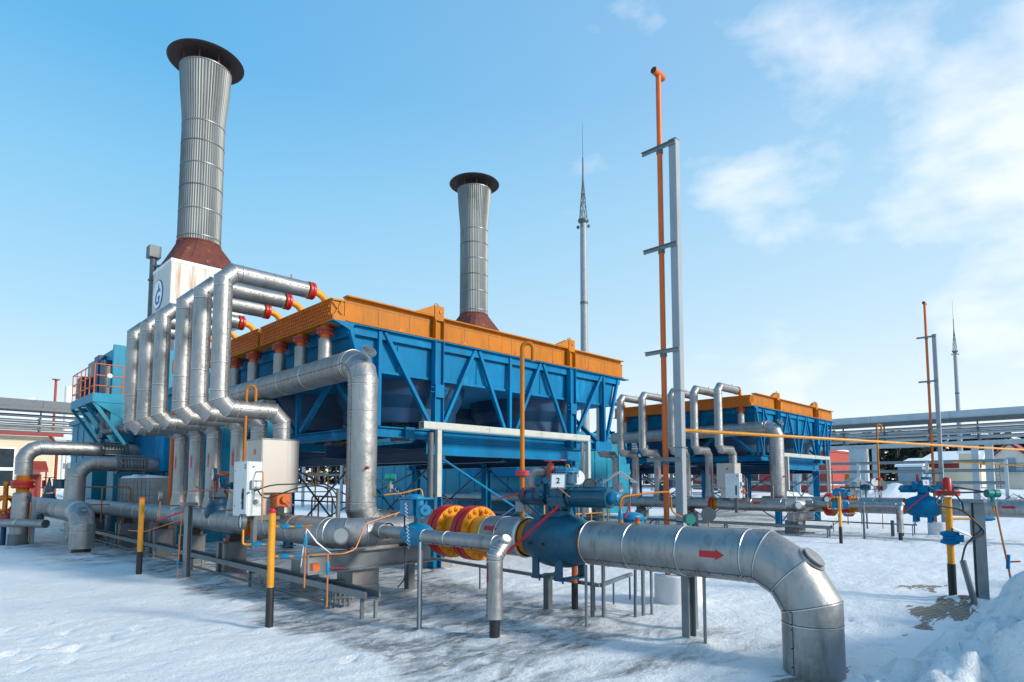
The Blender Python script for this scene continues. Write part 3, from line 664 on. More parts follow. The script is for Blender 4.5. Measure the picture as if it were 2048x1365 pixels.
# --- discharge line H2
PX, PZ = 6.10, .98
def discharge():
    t = thing('discharge_pipe', 'thick silver pipe crossing the foreground and bending down into the ground at the right', 'pipeline', (PX, 2.17, 0), 'thick silver discharge pipes')
    b = B(); b.clad([(PX, 9.75, PZ), (PX, 7.62, PZ)], .262, .57, ring=.8, n=36, off=.3); b.build('cladding', t)
    b = B(); b.clad([(PX, 6.50, PZ), (PX, 5.78, PZ)], .262, .57, ring=.42, n=40, off=.3, seam=(-1,0,-.3)); b.build('cladding', t)
    b = B(); b.clad([(PX, 4.72, PZ), (PX, 2.17, PZ), (PX, 2.17, -.16)], .262, .57, ring=.66, gores=3, n=48, off=.62, seam=(-.72,.25,-.66)); b.build('cladding', t)
    for yb in (4.45, 4.15, 3.85, 3.55, 3.2):
        b = B()
        b.tube(arc((PX, yb, PZ), V((-1,0,-.55)).normalized(), V((.55,0,-1)).normalized(), .2635, .1, 1.6, 10), .003, SEAM, 4); b.build('strap', t)
    d = V((0,-1,1)).normalized(); o = V((PX, 2.74, PZ-.57)); p = o + d*(.57+.262-.035) + V((.0,0,0)); b = B(); b.disc(p, d, .135, .040, CLAD, 28); b.disc(p+d*.040, d, .105, .022, STEELD, 24); b.disc(p+d*.062, d, .11, .012, CLAD, 24); b.build('inspection_cap', t)
    b = B(); arrow(b, (PX, 3.02, PZ), (0,-1,0), (-1,0,.05), .262, .27, .11, RED); b.build('flow_arrow', t)
    b = B(); arrow(b, (PX, 6.28, PZ), (0,-1,0), (-1,0,.45), .262, .26, .11, RED); b.build('flow_arrow', t)
    for yc in (7.42, 6.86):
        f = flange(t, (PX, yc, PZ), (0,-1,0), .395, .22, .115, RED, YEL, 18, bolts_apart=True, br=.041)
    b = B(); b.lathe([(.245,-.35),(.245,.12),(.245, .17), (.235, .40)], (PX, 7.42, PZ), (0,-1,0), YEL, 32); b.build('neck', t)
    b = B(); b.lathe([(.215, .10), (.26, .16), (.25, .42)], (PX, 6.86, PZ), (0,-1,0), YEL, 32); b.build('neck', t)
    b = B(); b.lathe([(.262, 0), (.275, .02), (.275, .045), (.262, .06), (.24, .06)], (PX, 5.86, PZ), (0,-1,0), CLADR, 40); b.build('end_ring', t)
    for y in (4.29, 4.06, 6.72): 
        b = B(); b.tube([(PX, y, PZ+.25), (PX, y, PZ+.29)], .030, ORANGE, 10); b.tube([(PX, y, PZ+.29), (PX, y, PZ+.325)], .022, RED, 8); b.build('vent_plug', t)
    return t
dis = discharge()
def ball_valve():
    t = thing('ball_valve', 'large petrol blue ball valve with twin cylinder actuator on the thick foreground pipe', 'ball valve', (PX, 5.23, PZ), 'big blue ball valves')
    y = 5.23; b = B()
    prof = [(.20,-.46),(.235,-.45),(.24,-.42),(.265,-.38),(.300,-.30),(.334,-.18),(.345,-.05),(.345,.05),(.334,.18),(.302,.30),(.275,.38),(.25,.42),(.24,.45),(.20,.46)]
    b.lathe(prof, (PX, y, PZ), (0,1,0), VALVE, 48); 
    for s_ in (-1, 1): b.lathe([(.22,0),(.238,.015),(.238,.16)], (PX, y+s_*.45, PZ), (0,s_,0), ORANGE, 32)
    for yy in (y+.2, y-.02): b.disc((PX-.345, yy, PZ-.03), (-1,0,0), .018, .02, DARK, 8)
    b.build('body', t)
    b = B(); b.lathe([(.19, 0), (.17, .07), (.11, .10), (.11, .15)], (PX, y, PZ+.30), (0,0,1), VALVE, 28); b.lathe([(.17,0),(.17,.07),(.001,.07)], (PX, y, PZ+.43), (0,0,1), VALVE, 28)
    for k in range(8): a = k*math.pi/4; b.disc((PX+.14*math.cos(a), y+.14*math.sin(a), PZ+.38), (0,0,1), .016, .05, VALVE, 6)
    b.build('neck', t, .003)
    b = B(); b.lathe([(.001,0),(.18,0),(.18,.05),(.16,.07),(.155,.17),(.17,.19),(.17,.23),(.001,.23)], (PX, y, PZ+.49), (0,0,1), VALVE, 28); b.cbox((PX, y, PZ+.62), (.26, .30, .16), VALVE); b.cbox((PX-.135, y+.06, PZ+.56), (.005, .10, .03), STEEL); act = b.build('actuator', t, .006)
    for s_, r0 in ((1, .105), (-1, .115)):
        b = B(); e = V((PX, y, PZ+.55)); d = V((0,s_,0)); L0 = .62 if s_ > 0 else .80
        b.lathe([(.085,.12),(.085,.20),(r0*1.12,.20),(r0*1.12,.24),(r0,.24),(r0,L0-.05),(r0*1.12,L0-.05),(r0*1.12,L0),(.05,L0),(.05,L0+.05),(.001,L0+.05)], e, d, VALVE, 20)
        for k in range(6):
            a = k*math.pi/3+.3; o2 = V((math.cos(a), 0, math.sin(a)))*r0*1.06; b.tube([e+d*.2+o2, e+d*(L0+.015)+o2], .009, VALVE, 6)
        if s_ < 0: b.lathe([(.07,L0),(.08,L0+.06),(.05,L0+.12),(.02,L0+.13),(.001,L0+.13)], e, d, VALVE2, 12)
        b.build('cylinder', t)
    zt = PZ+.72
    b = B(); b.disc((PX+.03, y-.10, zt), (0,0,1), .125, .14, VALVE, 20); b.disc((PX+.03, y-.10, zt+.14), (0,0,1), .15, .025, VALVE2, 20); b.disc((PX+.03, y-.10, zt+.17), (0,0,1), .14, .03, VALVE2, 20)
    for k in range(10): a = k*math.pi/5; b.disc((PX+.03+.135*math.cos(a), y-.10+.135*math.sin(a), zt+.12), (0,0,1), .012, .09, VALVE2, 6)
    b.disc((PX-.02, y+.08, zt-.02), (0,0,1), .05, .12, VALVE, 14); b.build('gearbox', t)
    b = B(); b.disc((PX-.03, y+.13, zt+.06), (0,0,1), .045, .20, REDB, 16); b.disc((PX-.03, y+.13, zt+.26), (0,0,1), .02, .03, REDB, 10); b.build('bottle', t)
    b = B(); b.tube(arc((PX+.05, y-.09, zt+.21), (0,1,0), (0,0,1), .03, 0, 2*math.pi, 12)[:-1], .009, YEL, 6, closed=True); b.build('eye_bolt', t)
    b = B(); b.cbox((PX+.02, y+.10, zt+.30), (.10, .30, .012), PINK); b.build('handle_plate', t)
    q = V((-1,-.55,.25)).normalized(); p = V((PX-.17, y-.12, zt+.03)); x = V((0,0,1)).cross(q).normalized(); yy = q.cross(x); rot = Matrix((x, yy, q)).transposed()
    b = B(); b.cbox(p, (.20, .20, .006), STEEL, rot); pl = b.build('number_plate', t)
    b = B(); b.cbox(p+q*.004, (.165, .165, .004), WHITE, rot); b.build('plate_face', pl)
    text('numeral', '2', .10, p+q*.008, x, yy, BLACK, pl, .001, .002)
    b = B(); d = V((-1,-.45,0)).normalized(); p = V((PX+.10, y-.42, PZ+.70)); b.disc(p, d, .085, .05, DARK, 24); b.disc(p+d*.05, d, .070, .003, STEELD, 24); b.build('gauge', t)
    b = B(); b.tube(bend([(PX+.1, y-.38, PZ+.62), (PX+.10, y-.62, PZ+.80), (PX+.02, y-.66, PZ+.64)], .05), .008, STEELD, 6)
    b.tube(bend([(PX-.14, y+.05, zt+.0), (PX-.2, y-.15, zt-.05), (PX-.16, y-.30, zt-.17)], .08), .008, BRASS, 6)
    b.tube(bend([(PX-.10, y+.28, zt-.05), (PX-.10, y+.52, zt-.03), (PX-.10, y+.56, zt-.16)], .05), .008, BRASS, 6)
    b.tube(bend([(PX-.12, y+.20, zt-.05), (PX-.15, y+.34, zt-.06), (PX-.15, y+.34, zt-.22), (PX-.12, y+.2, zt-.24)], .04), .007, DARK, 6); b.build('impulse_tube', t)
    b = B(); b.cbox((PX-.13, y+.20, zt-.10), (.10, .14, .2), VALVE); b.sphere((PX-.15, y+.22, zt+.01), .06, VALVE, 10); b.sphere((PX-.17, y+.17, zt-.14), .055, VALVE, 10); b.build('manifold', t, .01)
    a0 = at(1117, 1013, X=PX-.24); a1 = at(1014, 1106, X=PX-.55); b = B(); b.tube([a0, a1], .018, RED, 10); b.build('hand_lever', t)
    for yy in (y+.22, y-.17):
        b = B()
        for s_ in (-1, 1): b.box((PX+s_*.22-.02, yy-.05, PZ-.46), (PX+s_*.22+.02, yy+.05, PZ-.22), VALVE)
        b.box((PX-.25, yy-.06, PZ-.48), (PX+.25, yy+.06, PZ-.455), VALVE)
        for s_ in (-1, 1): b.tube([(PX+s_*.15, yy, PZ-.52), (PX+s_*.15, yy, PZ-.44)], .014, VALVE, 6)
        b.build('foot', t, .004)
    return t
bv = ball_valve()
bv2 = clone(bv, S + V((0, -.55, 0)), 'bright blue ball valve with twin cylinder actuator, half way back at the right', 'big blue ball valves')
for ch in bv2.children_recursive:
    if ch.type == 'MESH' and any(m in (VALVE, VALVE2) for m in ch.data.materials):
        ch.data = ch.data.copy()
        for i, m in enumerate(ch.data.materials):
            if m in (VALVE, VALVE2): ch.data.materials[i] = BLUE
def discharge_far():
    o = PX+16.85; t = thing('discharge_pipe', 'silver pipe with blue ball valve running to the right edge, half way back', 'pipeline', (o, 2, 0), 'thick silver discharge pipes')
    b = B(); b.clad([(o, 9.75, PZ), (o, 7.62, PZ)], .262, .57, ring=.8, n=24); b.build('cladding', t)
    b = B(); b.clad([(o, 6.50, PZ), (o, 5.2, PZ)], .262, .57, ring=.5, n=24); b.build('cladding', t)
    b = B(); b.clad([(o, 4.16, PZ), (o, 2.0, PZ), (o, 1.4, .55), (o, .4, .5)], .262, .4, ring=.9, gores=2, n=24); b.build('cladding', t)
    for yc in (7.42, 6.86): flange(t, (o, yc, PZ), (0,-1,0), .395, .22, .115, RED, ORANGE, 16, bolts_apart=True, br=.036)
    b = B(); b.lathe([(.24, -.4), (.24, 1.0)], (o, 7.42, PZ), (0,-1,0), ORANGE, 24); b.build('neck', t)
    for y in (5.85, 2.55):
        b = B(); arrow(b, (o, y, PZ), (0,-1,0), (-1,0,.15), .262, .34, .12, RED); b.build('flow_arrow', t)
discharge_far()

# --- insulated box, cabinet, bypass and small things round the header
def insulated_box():
    t = thing('insulated_box', 'large rounded beige metal box over an orange valve on the near header pipe', 'valve enclosure', (4.6, 10.3, 1.2), 'rounded valve enclosures')
    def prism(z0, z1, gx, m, b):
        x0, x1, y0, y1 = 4.22+gx, 4.98-gx, 9.95+gx, 10.62-gx; rr = (y1-y0)/2
        out = [(x0, y1), (x0, y0)] + [(x1-rr+rr*math.cos(a), (y0+y1)/2+rr*math.sin(a)) for a in [(-math.pi/2+math.pi*k/14) for k in range(15)]]
        n_ = len(out); b.add([(x, y, z0) for x, y in out]+[(x, y, z1) for x, y in out], [(k, (k+1)%n_, n_+(k+1)%n_, n_+k) for k in range(n_)]+[tuple(range(n_, 2*n_)), tuple(range(n_))[::-1]], m)
    b = B(); prism(1.55, 2.42, 0, CANM, b); prism(2.42, 2.435, -.015, CLAD, b); b.bar((4.24, 9.945, 1.56), (4.24, 9.945, 2.42), .012, .012, CLADR, V((0,1,0))); b.build('shell', t, .004)
    b = B(); prism(1.18, 1.55, .09, CANM, b); b.build('skirt', t)
    b = B(); b.disc((4.219, 10.22, 2.22), (-1,0,0), .05, .004, ORANGE2, 16); b.build('sticker', t)
    b = B(); b.cbox((4.55, 9.92, 1.42), (.24, .22, .22), ORANGE2); b.disc((4.55, 9.80, 1.44), (0,-1,0), .06, .05, ORANGE2, 12); b.tube([(4.56, 9.76, 1.42), (4.68, 9.70, 1.34)], .012, STEEL, 6); b.cbox((4.50, 9.86, 1.26), (.12, .12, .14), DARK); b.disc((4.66, 10.2, 1.20), (0,0,1), .12, .12, ORANGE2, 14); b.build('valve_actuator', t, .008)
    return t
unit(insulated_box(), 'rounded beige metal box over an orange valve on the far header pipe')
def cabinet():
    x0, x1, y0, y1, z0, z1 = 3.86, 4.10, 9.62, 10.12, 1.20, 2.04
    t = thing('control_cabinet', 'pale grey control cabinet with black door handle in front of the beige box', 'control cabinet', (4.0, 9.9, 0), 'pale grey control cabinets')
    b = B(); b.box((x0+.02, y0, z0), (x1, y1, z1), CAB); b.build('case', t, .006)
    b = B(); b.box((x0, y0-.005, z0-.005), (x0+.018, y1+.005, z1+.005), CAB); d = b.build('door', t, .004)
    b = B(); b.box((x0-.012, 9.71, 1.30), (x0, 9.76, 1.62), BLACK); b.box((x0-.022, 9.72, 1.46), (x0-.012, 9.75, 1.56), BLACK); b.disc((x0-.02, 9.735, 1.40), (-1,0,0), .014, .01, STEEL, 8); b.build('handle', d)
    b = B()
    for k in range(4): b.box((x0-.004, 9.66+.03*(k%2), 1.93+.04*(k//2)), (x0-.001, 9.68+.03*(k%2), 1.955+.04*(k//2)), STEELD)
    b.disc((x0-.003, 10.05, 1.9), (-1,0,0), .01, .005, BLACK, 6); b.disc((x0-.003, 10.05, 1.35), (-1,0,0), .01, .005, BLACK, 6); b.build('sticker', d)
    b = B(); b.box((x0+.06, y0-.06, 1.62), (x0+.22, y0, 1.75), STEELP); b.box((x0+.09, y0-.065, 1.65), (x0+.19, y0-.06, 1.72), WHITE); b.build('junction_box', t, .006)
    b = B(); b.disc((x0+.10, y0, 1.96), (0,-1,0), .012, .02, STEELD, 8); b.disc((x0+.15, y0, 1.42), (0,-1,0), .035, .04, STEEL, 14); b.disc((x0+.03, y0, 1.56), (0,-1,0), .015, .05, VALVE2, 8); b.build('gland', t)
    b = B(); b.tube(bend([(4.00, y0-.01, 1.88), (4.03, 9.45, 1.88), (4.03, 9.42, 1.84), (4.02, 9.40, 1.1)], .05), .010, BRASS, 8); b.build('impulse_tube', t)
    b = B(); b.box((3.98, 9.83, 1.12), (4.5, 9.87, 1.2), STEELD); b.box((4.06, 9.80, .68), (4.12, 9.90, 1.2), STEELD); b.build('bracket', t)
    b = B(); b.tube(bend([(3.96, 9.58, 1.58), (4.1, 9.3, 1.68), (4.6, 9.0, 1.7), (5.0, 8.95, 1.6), (5.05, 8.95, 1.3)], .3, 6), .011, DARK, 6); b.tube(bend([(4.0, 9.58, 1.62), (4.05, 9.4, 1.45), (4.5, 9.1, 1.66), (4.9, 9.0, 1.66), (5.02, 8.98, 1.3)], .25, 6), .011, DARK, 6); b.build('cable', t)
    b = B(); b.tube([(5.05, 8.96, .95), (5.05, 8.96, 1.62)], .035, STEEL, 10); b.build('conduit', t)
    return t
unit(cabinet(), 'pale grey control cabinet on the far header pipe', S)
def bypass():
    X = 4.90; z = 1.02
    t = thing('bypass_pipe', 'slim silver pipe in front of the red flanges, bending down to a black stub', 'bypass pipe', (X, 5.05, 0), 'slim silver bypass pipes')
    b = B(); b.clad([(5.02, 7.62, z), (5.02, 7.05, z)], .088, .1, n=24, cap=True); b.clad([(5.1, 7.98, z), (5.1, 7.62, z)], .12, .1, n=24); b.build('cladding', t)
    b = B(); b.clad([(X, 6.47, z), (X, 5.05, z), (X-.12, 5.05, z-.13), (X-.12, 5.05, .22)], .090, .10, ring=.62, gores=1, n=28, seam=(-.7,.3,-.65)); b.build('cladding', t)
    b = B(); b.disc((X-.12, 5.05, -.05), (0,0,1), .058, .28, BLACK, 16); b.build('stub', t)
    d = V((-.2,-.8,.7)).normalized(); b = B(); b.disc(V((X, 5.05, z))+d*.075, d, .055, .035, CLADR, 16); b.disc(V((X, 5.05, z))+d*.11, d, .048, .012, WHITE, 16); b.build('inspection_cap', t)
    b = B(); arrow(b, (X-.12, 5.05, .70), (0,0,-1), (-1,.35,0), .09, .22, .06, RED); arrow(b, (5.04, 7.42, z), (0,-1,0), (-1,0,.2), .088, .22, .05, RED); b.build('flow_arrow', t)
    return t
unit(bypass(), 'slim silver pipe in front of the red flanges of the far discharge line')
def gear_valve():
    X = 4.95; y = 6.72; z = 1.03
    t = thing('bypass_valve', 'bright blue gear operated valve at the left end of the slim silver pipe', 'valve', (X, y, z), 'bright blue bypass valves')
    b = B(); b.lathe([(.001,-.26),(.10,-.26),(.135,-.18),(.155,-.08),(.155,.08),(.135,.18),(.10,.26),(.001,.26)], (X, y, z), (0,1,0), VALVE2, 28)
    d = V((-1,-.25,0)).normalized(); b.disc(V((X, y, z))+d*.1, d, .125, .05, VALVE2, 24)
    for k in range(10): a = k*math.pi/5; u = d.cross(V((0,0,1))); b.disc(V((X, y, z))+d*.15+(u*math.cos(a)+V((0,0,1))*math.sin(a))*.105, d, .013, .014, VALVE2, 6)
    b.disc(V((X, y, z))+d*.15, d, .05, .012, VALVE2, 12); b.build('body', t)
    b = B(); b.disc((X, y, z+.12), (0,0,1), .045, .14, VALVE, 12); b.build('stem', t)
    b = B(); b.box((X-.13, y-.06, z+.25), (X+.11, y+.22, z+.46), VALVE2); b.box((X-.15, y-.20, z+.46), (X+.13, y+.24, z+.485), VALVE2); b.sphere((X-.01, y+.05, z+.485), .13, VALVE2, 14, (1,1.15,.35)); b.disc((X-.05, y-.12, z+.22), (0,0,1), .05, .24, VALVE2, 12); b.disc((X-.02, y-.18, z+.33), V((-.5,-1,0)), .07, .10, VALVE2, 18); b.disc((X-.02, y-.18, z+.33)+V((-.5,-1,0)).normalized()*.1 if False else V((X-.02, y-.18, z+.33))+V((-.5,-1,0)).normalized()*.1, V((-.5,-1,0)), .02, .015, VALVE, 6); b.build('gearbox', t, .008)
    b = B(); pts = []
    for k in range(90):
        q = k/89; a = k*.9; pts.append(V((X-.20+.016*math.cos(a), y-.02-.08*q+.016*math.sin(a), z+.42-.58*q)))
    b.tube(pts, .003, WHITE, 4); b.build('lanyard', t)
    b = B(); b.tube(bend([(X-.12, y+.12, z+.24), (X-.13, y+.1, z-.2), (X-.15, y+.03, z-.55), (X-.05, y+.35, z-.72)], .15), .010, DARK, 6); b.build('cable', t)
    return t
unit(gear_valve(), 'blue gear operated valve beside the red flanges half way back')
def vent_post():
    P0 = V((3.23, 7.26, 0)); t = thing('vent_post', 'yellow post with black foot and red cap, nearest the camera at left', 'post', P0, 'yellow and black posts')
    b = B(); b.tube([P0+V((0,0,.47)), P0+V((0,0,1.36))], .040, YEL, 18); b.build('pipe', t)
    b = B(); b.tube([P0+V((0,0,-.05)), P0+V((0,0,.42)), P0+V((0,0,.48))], [.046,.046,.040], BLACK, 18); b.build('foot', t)
    b = B(); b.disc(P0+V((0,0,1.35)), (0,0,1), .046, .03, RED, 16); b.sphere(P0+V((0,0,1.38)), .040, RED, 12, (1,1,.7)); b.build('cap', t)
    e = RT
    for z, L0 in ((1.19, .34), (.84, .34)):
        b = B(); b.tube([P0+V((0,0,z)), P0+V((0,0,z))+e*.10], .012, YEL, 8); p = P0+V((0,0,z))
        b.tube([p+e*.10, p+e*.13, p+e*.19, p+e*.22], [.018,.03,.03,.018], VALVE2, 8); b.tube([p+e*.22, p+e*.28], .011, YEL, 8); b.tube([p+e*.28, p+e*.36], .022, VALVE2, 8); b.tube([p+e*.36, p+e*.48+V((0,0,.015))], .010, BRASS, 8); b.build('branch', t)
    b = B(); p = P0+V((0,0,.98)); b.tube([p, p-e*.10], .011, YEL, 8); b.tube([p-e*.10, p-e*.13, p-e*.20, p-e*.23], [.018,.03,.03,.018], VALVE2, 8); b.tube(bend([p-e*.23, p-e*.34, p-e*.34+V((0,0,.17))], .03), .012, YEL, 8); b.tube([p-e*.19-V((0,0,.04)), p-e*.04-V((0,0,.06))], .005, RED, 6); br = b.build('branch', t)
    b = B(); c = p-e*.34+V((0,0,.27)); d = (-FW*.55-RT*.8).normalized(); b.tube([p-e*.34+V((0,0,.16)), c-V((0,0,.06))], .010, BRASS, 6); b.disc(c-d*.02, d, .088, .05, STEELD, 28); b.lathe([(.088,.03),(.088,.04),(.080,.04)], c, d, BLACK, 28); b.build('gauge', t)
    b = B(); b.disc(c+d*.03, d, .078, .003, DIAL, 24); b.bar(c+d*.035, c+d*.035+V((0,0,.05))+RT*.02, .005, .003, BLACK, d)
    for k in range(9):
        a = -2.2+k*.55; u = d.cross(V((0,0,1))).normalized(); q = u*math.sin(a)+V((0,0,1))*math.cos(a); b.bar(c+d*.034+q*.058, c+d*.034+q*.070, .006, .003, BLACK, d)
    b.build('dial', t)
    return t
vp = vent_post(); unit(vp, 'thin yellow post with black foot before the far discharge line', V((15.95, -1.3, 0)))
def tubing():
    t = thing('copper_tubing', 'thin copper tubes with small blue valves hanging before the near header pipe', 'tubing', (3.6, 6.9, 0))
    z = .86; a = V((3.57, 6.92, .85)); b = B(); b.tube(bend([a, V((3.9, 6.75, .86)), V((4.05, 6.75, .90)), V((4.25, 6.85, 1.2)), V((4.75, 6.85, 1.32))], .05), .009, BRASS, 8); b.build('impulse_tube', t)
    for dx, z0, z1 in ((.12, .25, .86), (-.12, .47, 1.19)):
        p = V((3.62+dx*.8, 6.90-dx*.8, 0)); b = B(); b.tube([p+V((0,0,z0)), p+V((0,0,z1))], .010, BRASS, 8); b.tube([p+V((0,0,z1-.24)), p+V((0,0,z1-.21)), p+V((0,0,z1-.12)), p+V((0,0,z1-.08))], [.014,.024,.024,.014], VALVE2, 8); o = b.build('drain_tube', t)
        if dx > 0: b = B(); b.bar(p+V((.02,-.02,z1-.16)), p+V((.14,-.14,z1-.16)), .025, .012, RED); b.build('handle', o)
    b = B(); p = V((3.53, 6.98, 1.16)); 
    b.tube([p, p+V((-.02,.04,-.25)), p+V((-.04,.05,-.45))], [.006,.010,.004], WHITE, 4); b.tube([p, p+V((.09,-.08,-.16)), p+V((.24,-.16,-.30))], [.006,.010,.004], WHITE, 4); b.build('rag_ribbon', t)
    b = B(); p = V((3.70, 7.1, .66)); b.box((p.x-.04, p.y-.04, p.z-.02), (p.x+.05, p.y+.04, p.z+.07), ORANGE2); b.build('clamp_block', t)
tubing()
# --- piers and steel beam
def pier(x, y, label, wx=.36, wy=.42, h=.62, m=None, sl=True):
    t = thing('concrete_pier', label, 'pier', (x, y, 0), 'concrete piers under the near header pipe'); m = m or CONCD
    b = B(); b.box((x-wx/2, y-wy/2, -.05), (x+wx/2, y+wy/2, h*.48), m); b.box((x-wx/2+.006, y-wy/2+.006, h*.48), (x+wx/2-.006, y+wy/2-.006, h), m); b.build('block', t, .008)
    if sl:
        b = B(); b.box((x-wx/2-.05, y-wy/2+.02, -.05), (x-wx/2-.004, y-wy/2+.10, h-.01), STEEL); b.box((x-wx/2-.05, y+wy/2-.12, -.05), (x-wx/2-.004, y+wy/2-.02, h-.01), STEEL); b.box((x-wx/2-.04, y-.02, h*.46), (x-wx/2-.004, y+.02, h*.5), STEEL); b.build('channel', t)
        b = B(); b.box((x-wx/2-.06, y-wy/2, h), (x+wx/2+.02, y+wy/2, h+.02), STEELD); b.build('base_plate', t)
        b = B(); b.box((x-.10, y-.10, h+.02), (x+.10, y+.10, h+.14), DARK); b.box((x-.16, y-.06, h+.02), (x+.16, y+.06, h+.07), ORANGE2); b.build('shoe', t)
    return t
pl = ['nearest tall grey pier under the header pipe, right of the steel post', 'grey pier under the header pipe between the steel post and the yellow post', 'third grey pier from the right under the near header pipe', 'grey pier under the header pipe behind the left yellow post', 'farthest grey pier under the near header pipe, behind the left elbow']
for (x, y), l in zip(((4.55, 11.85), (4.55, 14.0), (4.6, 16.3), (4.6, 19.4), (4.6, 23)), pl):
    p_ = pier(x, y, l)
    if y < 17: unit(p_, l.replace('nearest tall grey', 'rightmost grey').replace('near header', 'far header').replace('the header', 'the far header').replace(', right of the steel post', '').replace(' between the steel post and the yellow post', ', second from the right'))
unit(pier(5.0, 8.25, 'broad concrete pier under the steel beam, nearest the camera', .46, .46, .46, CONC, False), 'broad concrete pier under the steel beam of the far unit')
pier(4.9, 9.72, 'low concrete pier behind the yellow post with a steel column', .34, .34, .46, CONC, False)
pier(7.9, 10.1, 'low concrete block under the red and orange flanges behind the cable strut', .5, .5, .42, CONC, False)
def beam():
    t = thing('steel_beam', 'short grey steel I beam carrying the near pipe junction', 'beam', (4.9, 8.0, .5), 'grey steel beams under the pipe junctions')
    b = B(); b.ibeam((4.02, 8.0, .61), (6.15, 8.0, .61), .20, .28, STEEL, t=.02); b.box((4.02, 7.9, .47), (4.035, 8.1, .75), STEEL); b.build('web_and_flanges', t)
    b = B(); b.box((4.75, 7.92, .75), (5.5, 8.08, .785), CLADR); b.build('saddle_plate', t)
    b = B(); b.box((5.92, 8.25, -.05), (6.04, 8.37, .50), STEELD); b.build('leg', t)
    return t
unit(beam(), 'grey steel I beam carrying the far pipe junction')
# --- cable trays near the ground
def tray():
    t = thing('cable_tray', 'long grey cable tray near the ground ending by the front pier', 'cable tray', (4.7, 7, 0), 'grey cable trays near the ground')
    for x, z in ((4.28, .30), (4.48, .30)):
        b = B(); b.box((x-.012, 6.86, z-.045), (x+.012, 26, z+.045), STEEL)
        b.box((x-.03, 6.86, z+.035), (x+.012, 26, z+.045), STEEL); b.build('rail', t)
    b = B(); b.box((4.29, 6.9, .25), (4.47, 26, .262), STEELD); b.build('base_sheet', t)
    b = B()
    for k in range(5): b.tube([(4.31+k*.035, 7.6, .29), (4.31+k*.035, 26, .29+.01*(k%2))], .014, DARK, 5)
    b.build('cable_bundle', t)
    b = B(); b.tube([(4.18,7.3,.12),(4.18,26,.12)], .02, STEELD, 6); b.build('conduit', t)
    for y in (6.95, 10.4, 13.2, 16.5, 20.0):
        b = B(); b.box((4.26, y-.02, -.05), (4.30, y+.02, .26), STEEL); b.box((4.46, y-.02, -.05), (4.50, y+.02, .26), STEEL); b.box((4.26, y-.02, .215), (4.5, y+.02, .248), STEEL); b.build('leg', t)
    b = B()
    for k in range(6):
        x = 4.32+.055*k; y = 7.95-.03*k; b.tube(bend([(x, y+.35, .32), (x, y+.10, .36), (x, y, .15)], .12, 5), .012, STEELD, 6); b.tube([(x, y, -.05), (x, y, .22)], .022, STEEL, 8)
    b.bar((4.30, 7.93, .13), (4.62, 7.76, .13), .02, .03, STEEL)
    b.build('conduit_riser', t)
    return t
tray_ = tray(); unit(tray_, 'long grey cable tray near the ground at the far unit')
def strut(p, q, r, label, legs, cat='cable strut'):
    t = thing('cable_strut', label, cat, p, 'thin perforated struts carrying cables')
    pts = [V(p), V(q)] + ([V(r)] if r is not None else [])
    for a, c in zip(pts[:-1], pts[1:]):
        b = B(); b.bar(a, c, .05, .045, STEEL); d = (c-a).normalized(); s_ = d.cross(V((0,0,1))); n_ = int((c-a).length/.07)
        for k in range(1, n_): b.cbox(a+d*(k*.07)-s_*(-.0262)*(1), (.0,.0,.0), DARK) if False else b.disc(a+d*(k*.07)+s_*.0252*(1 if s_.x < 0 else -1), s_*(1 if s_.x < 0 else -1), .008, .002, SCREW, 6)
        b.build('channel', t)
    for x, y in legs: b = B(); b.tube([(x, y, -.05), (x, y, p[2])], .014, STEELD, 6); b.build('leg', t)
    return t
st1 = strut((6.95, 9.0, .36), (6.68, 5.04, .36), (7.84, 5.34, .36), 'thin perforated cable strut running level behind the slim silver pipe', [(6.86, 7.6), (6.70, 5.15), (7.8, 5.34), (7.2, 5.2)])
unit(st1, 'thin perforated cable strut under the pipe half way back at the right')
# --- posts under the thick pipe
def post(name, label, cat, x, y, h, b, far=None, grp=None):
    o = b.build(name, None, .003, (x, y, 0)); tag(o, label, cat, grp)
    if far: unit(o, far)
    return o
x, y = 6.17, 3.47; b = B(); b.ibeam((x, y, -.05), (x, y, .72), .11, .11, STEEL, V((1,-.3,0)), .012); b.box((x-.08, y-.08, .70), (x+.08, y+.08, .715), STEEL); post('steel_post', 'broad grey steel post under the thick foreground pipe near its bend', 'post', x, y, .7, b, 'grey steel post under the silver pipe by the right edge')
x, y = 6.05, 3.22; b = B(); b.tube([(x, y, -.05), (x, y, .76)], .018, STEEL, 8); post('conduit_post', 'thin grey rod beside the broad post under the thick pipe', 'rod', x, y, .7, b)
x, y = 6.30, 5.62; b = B(); b.box((x-.045, y-.045, -.05), (x+.045, y+.045, .50), STEELD); post('black_post', 'square black post right under the petrol blue valve', 'post', x, y, .5, b, 'square dark post under the bright blue valve')
x, y = 6.62, 5.42; b = B(); b.tube([(x, y, .20), (x, y, .72)], .04, ORANGE2, 12); b.tube([(x, y, -.05), (x, y, .36)], .045, BLACK, 12); post('drain_pipe', 'short orange pipe with black foot behind the petrol blue valve', 'drain pipe', x, y, .5, b, 'orange drain pipe with black foot left of the bright blue valve')
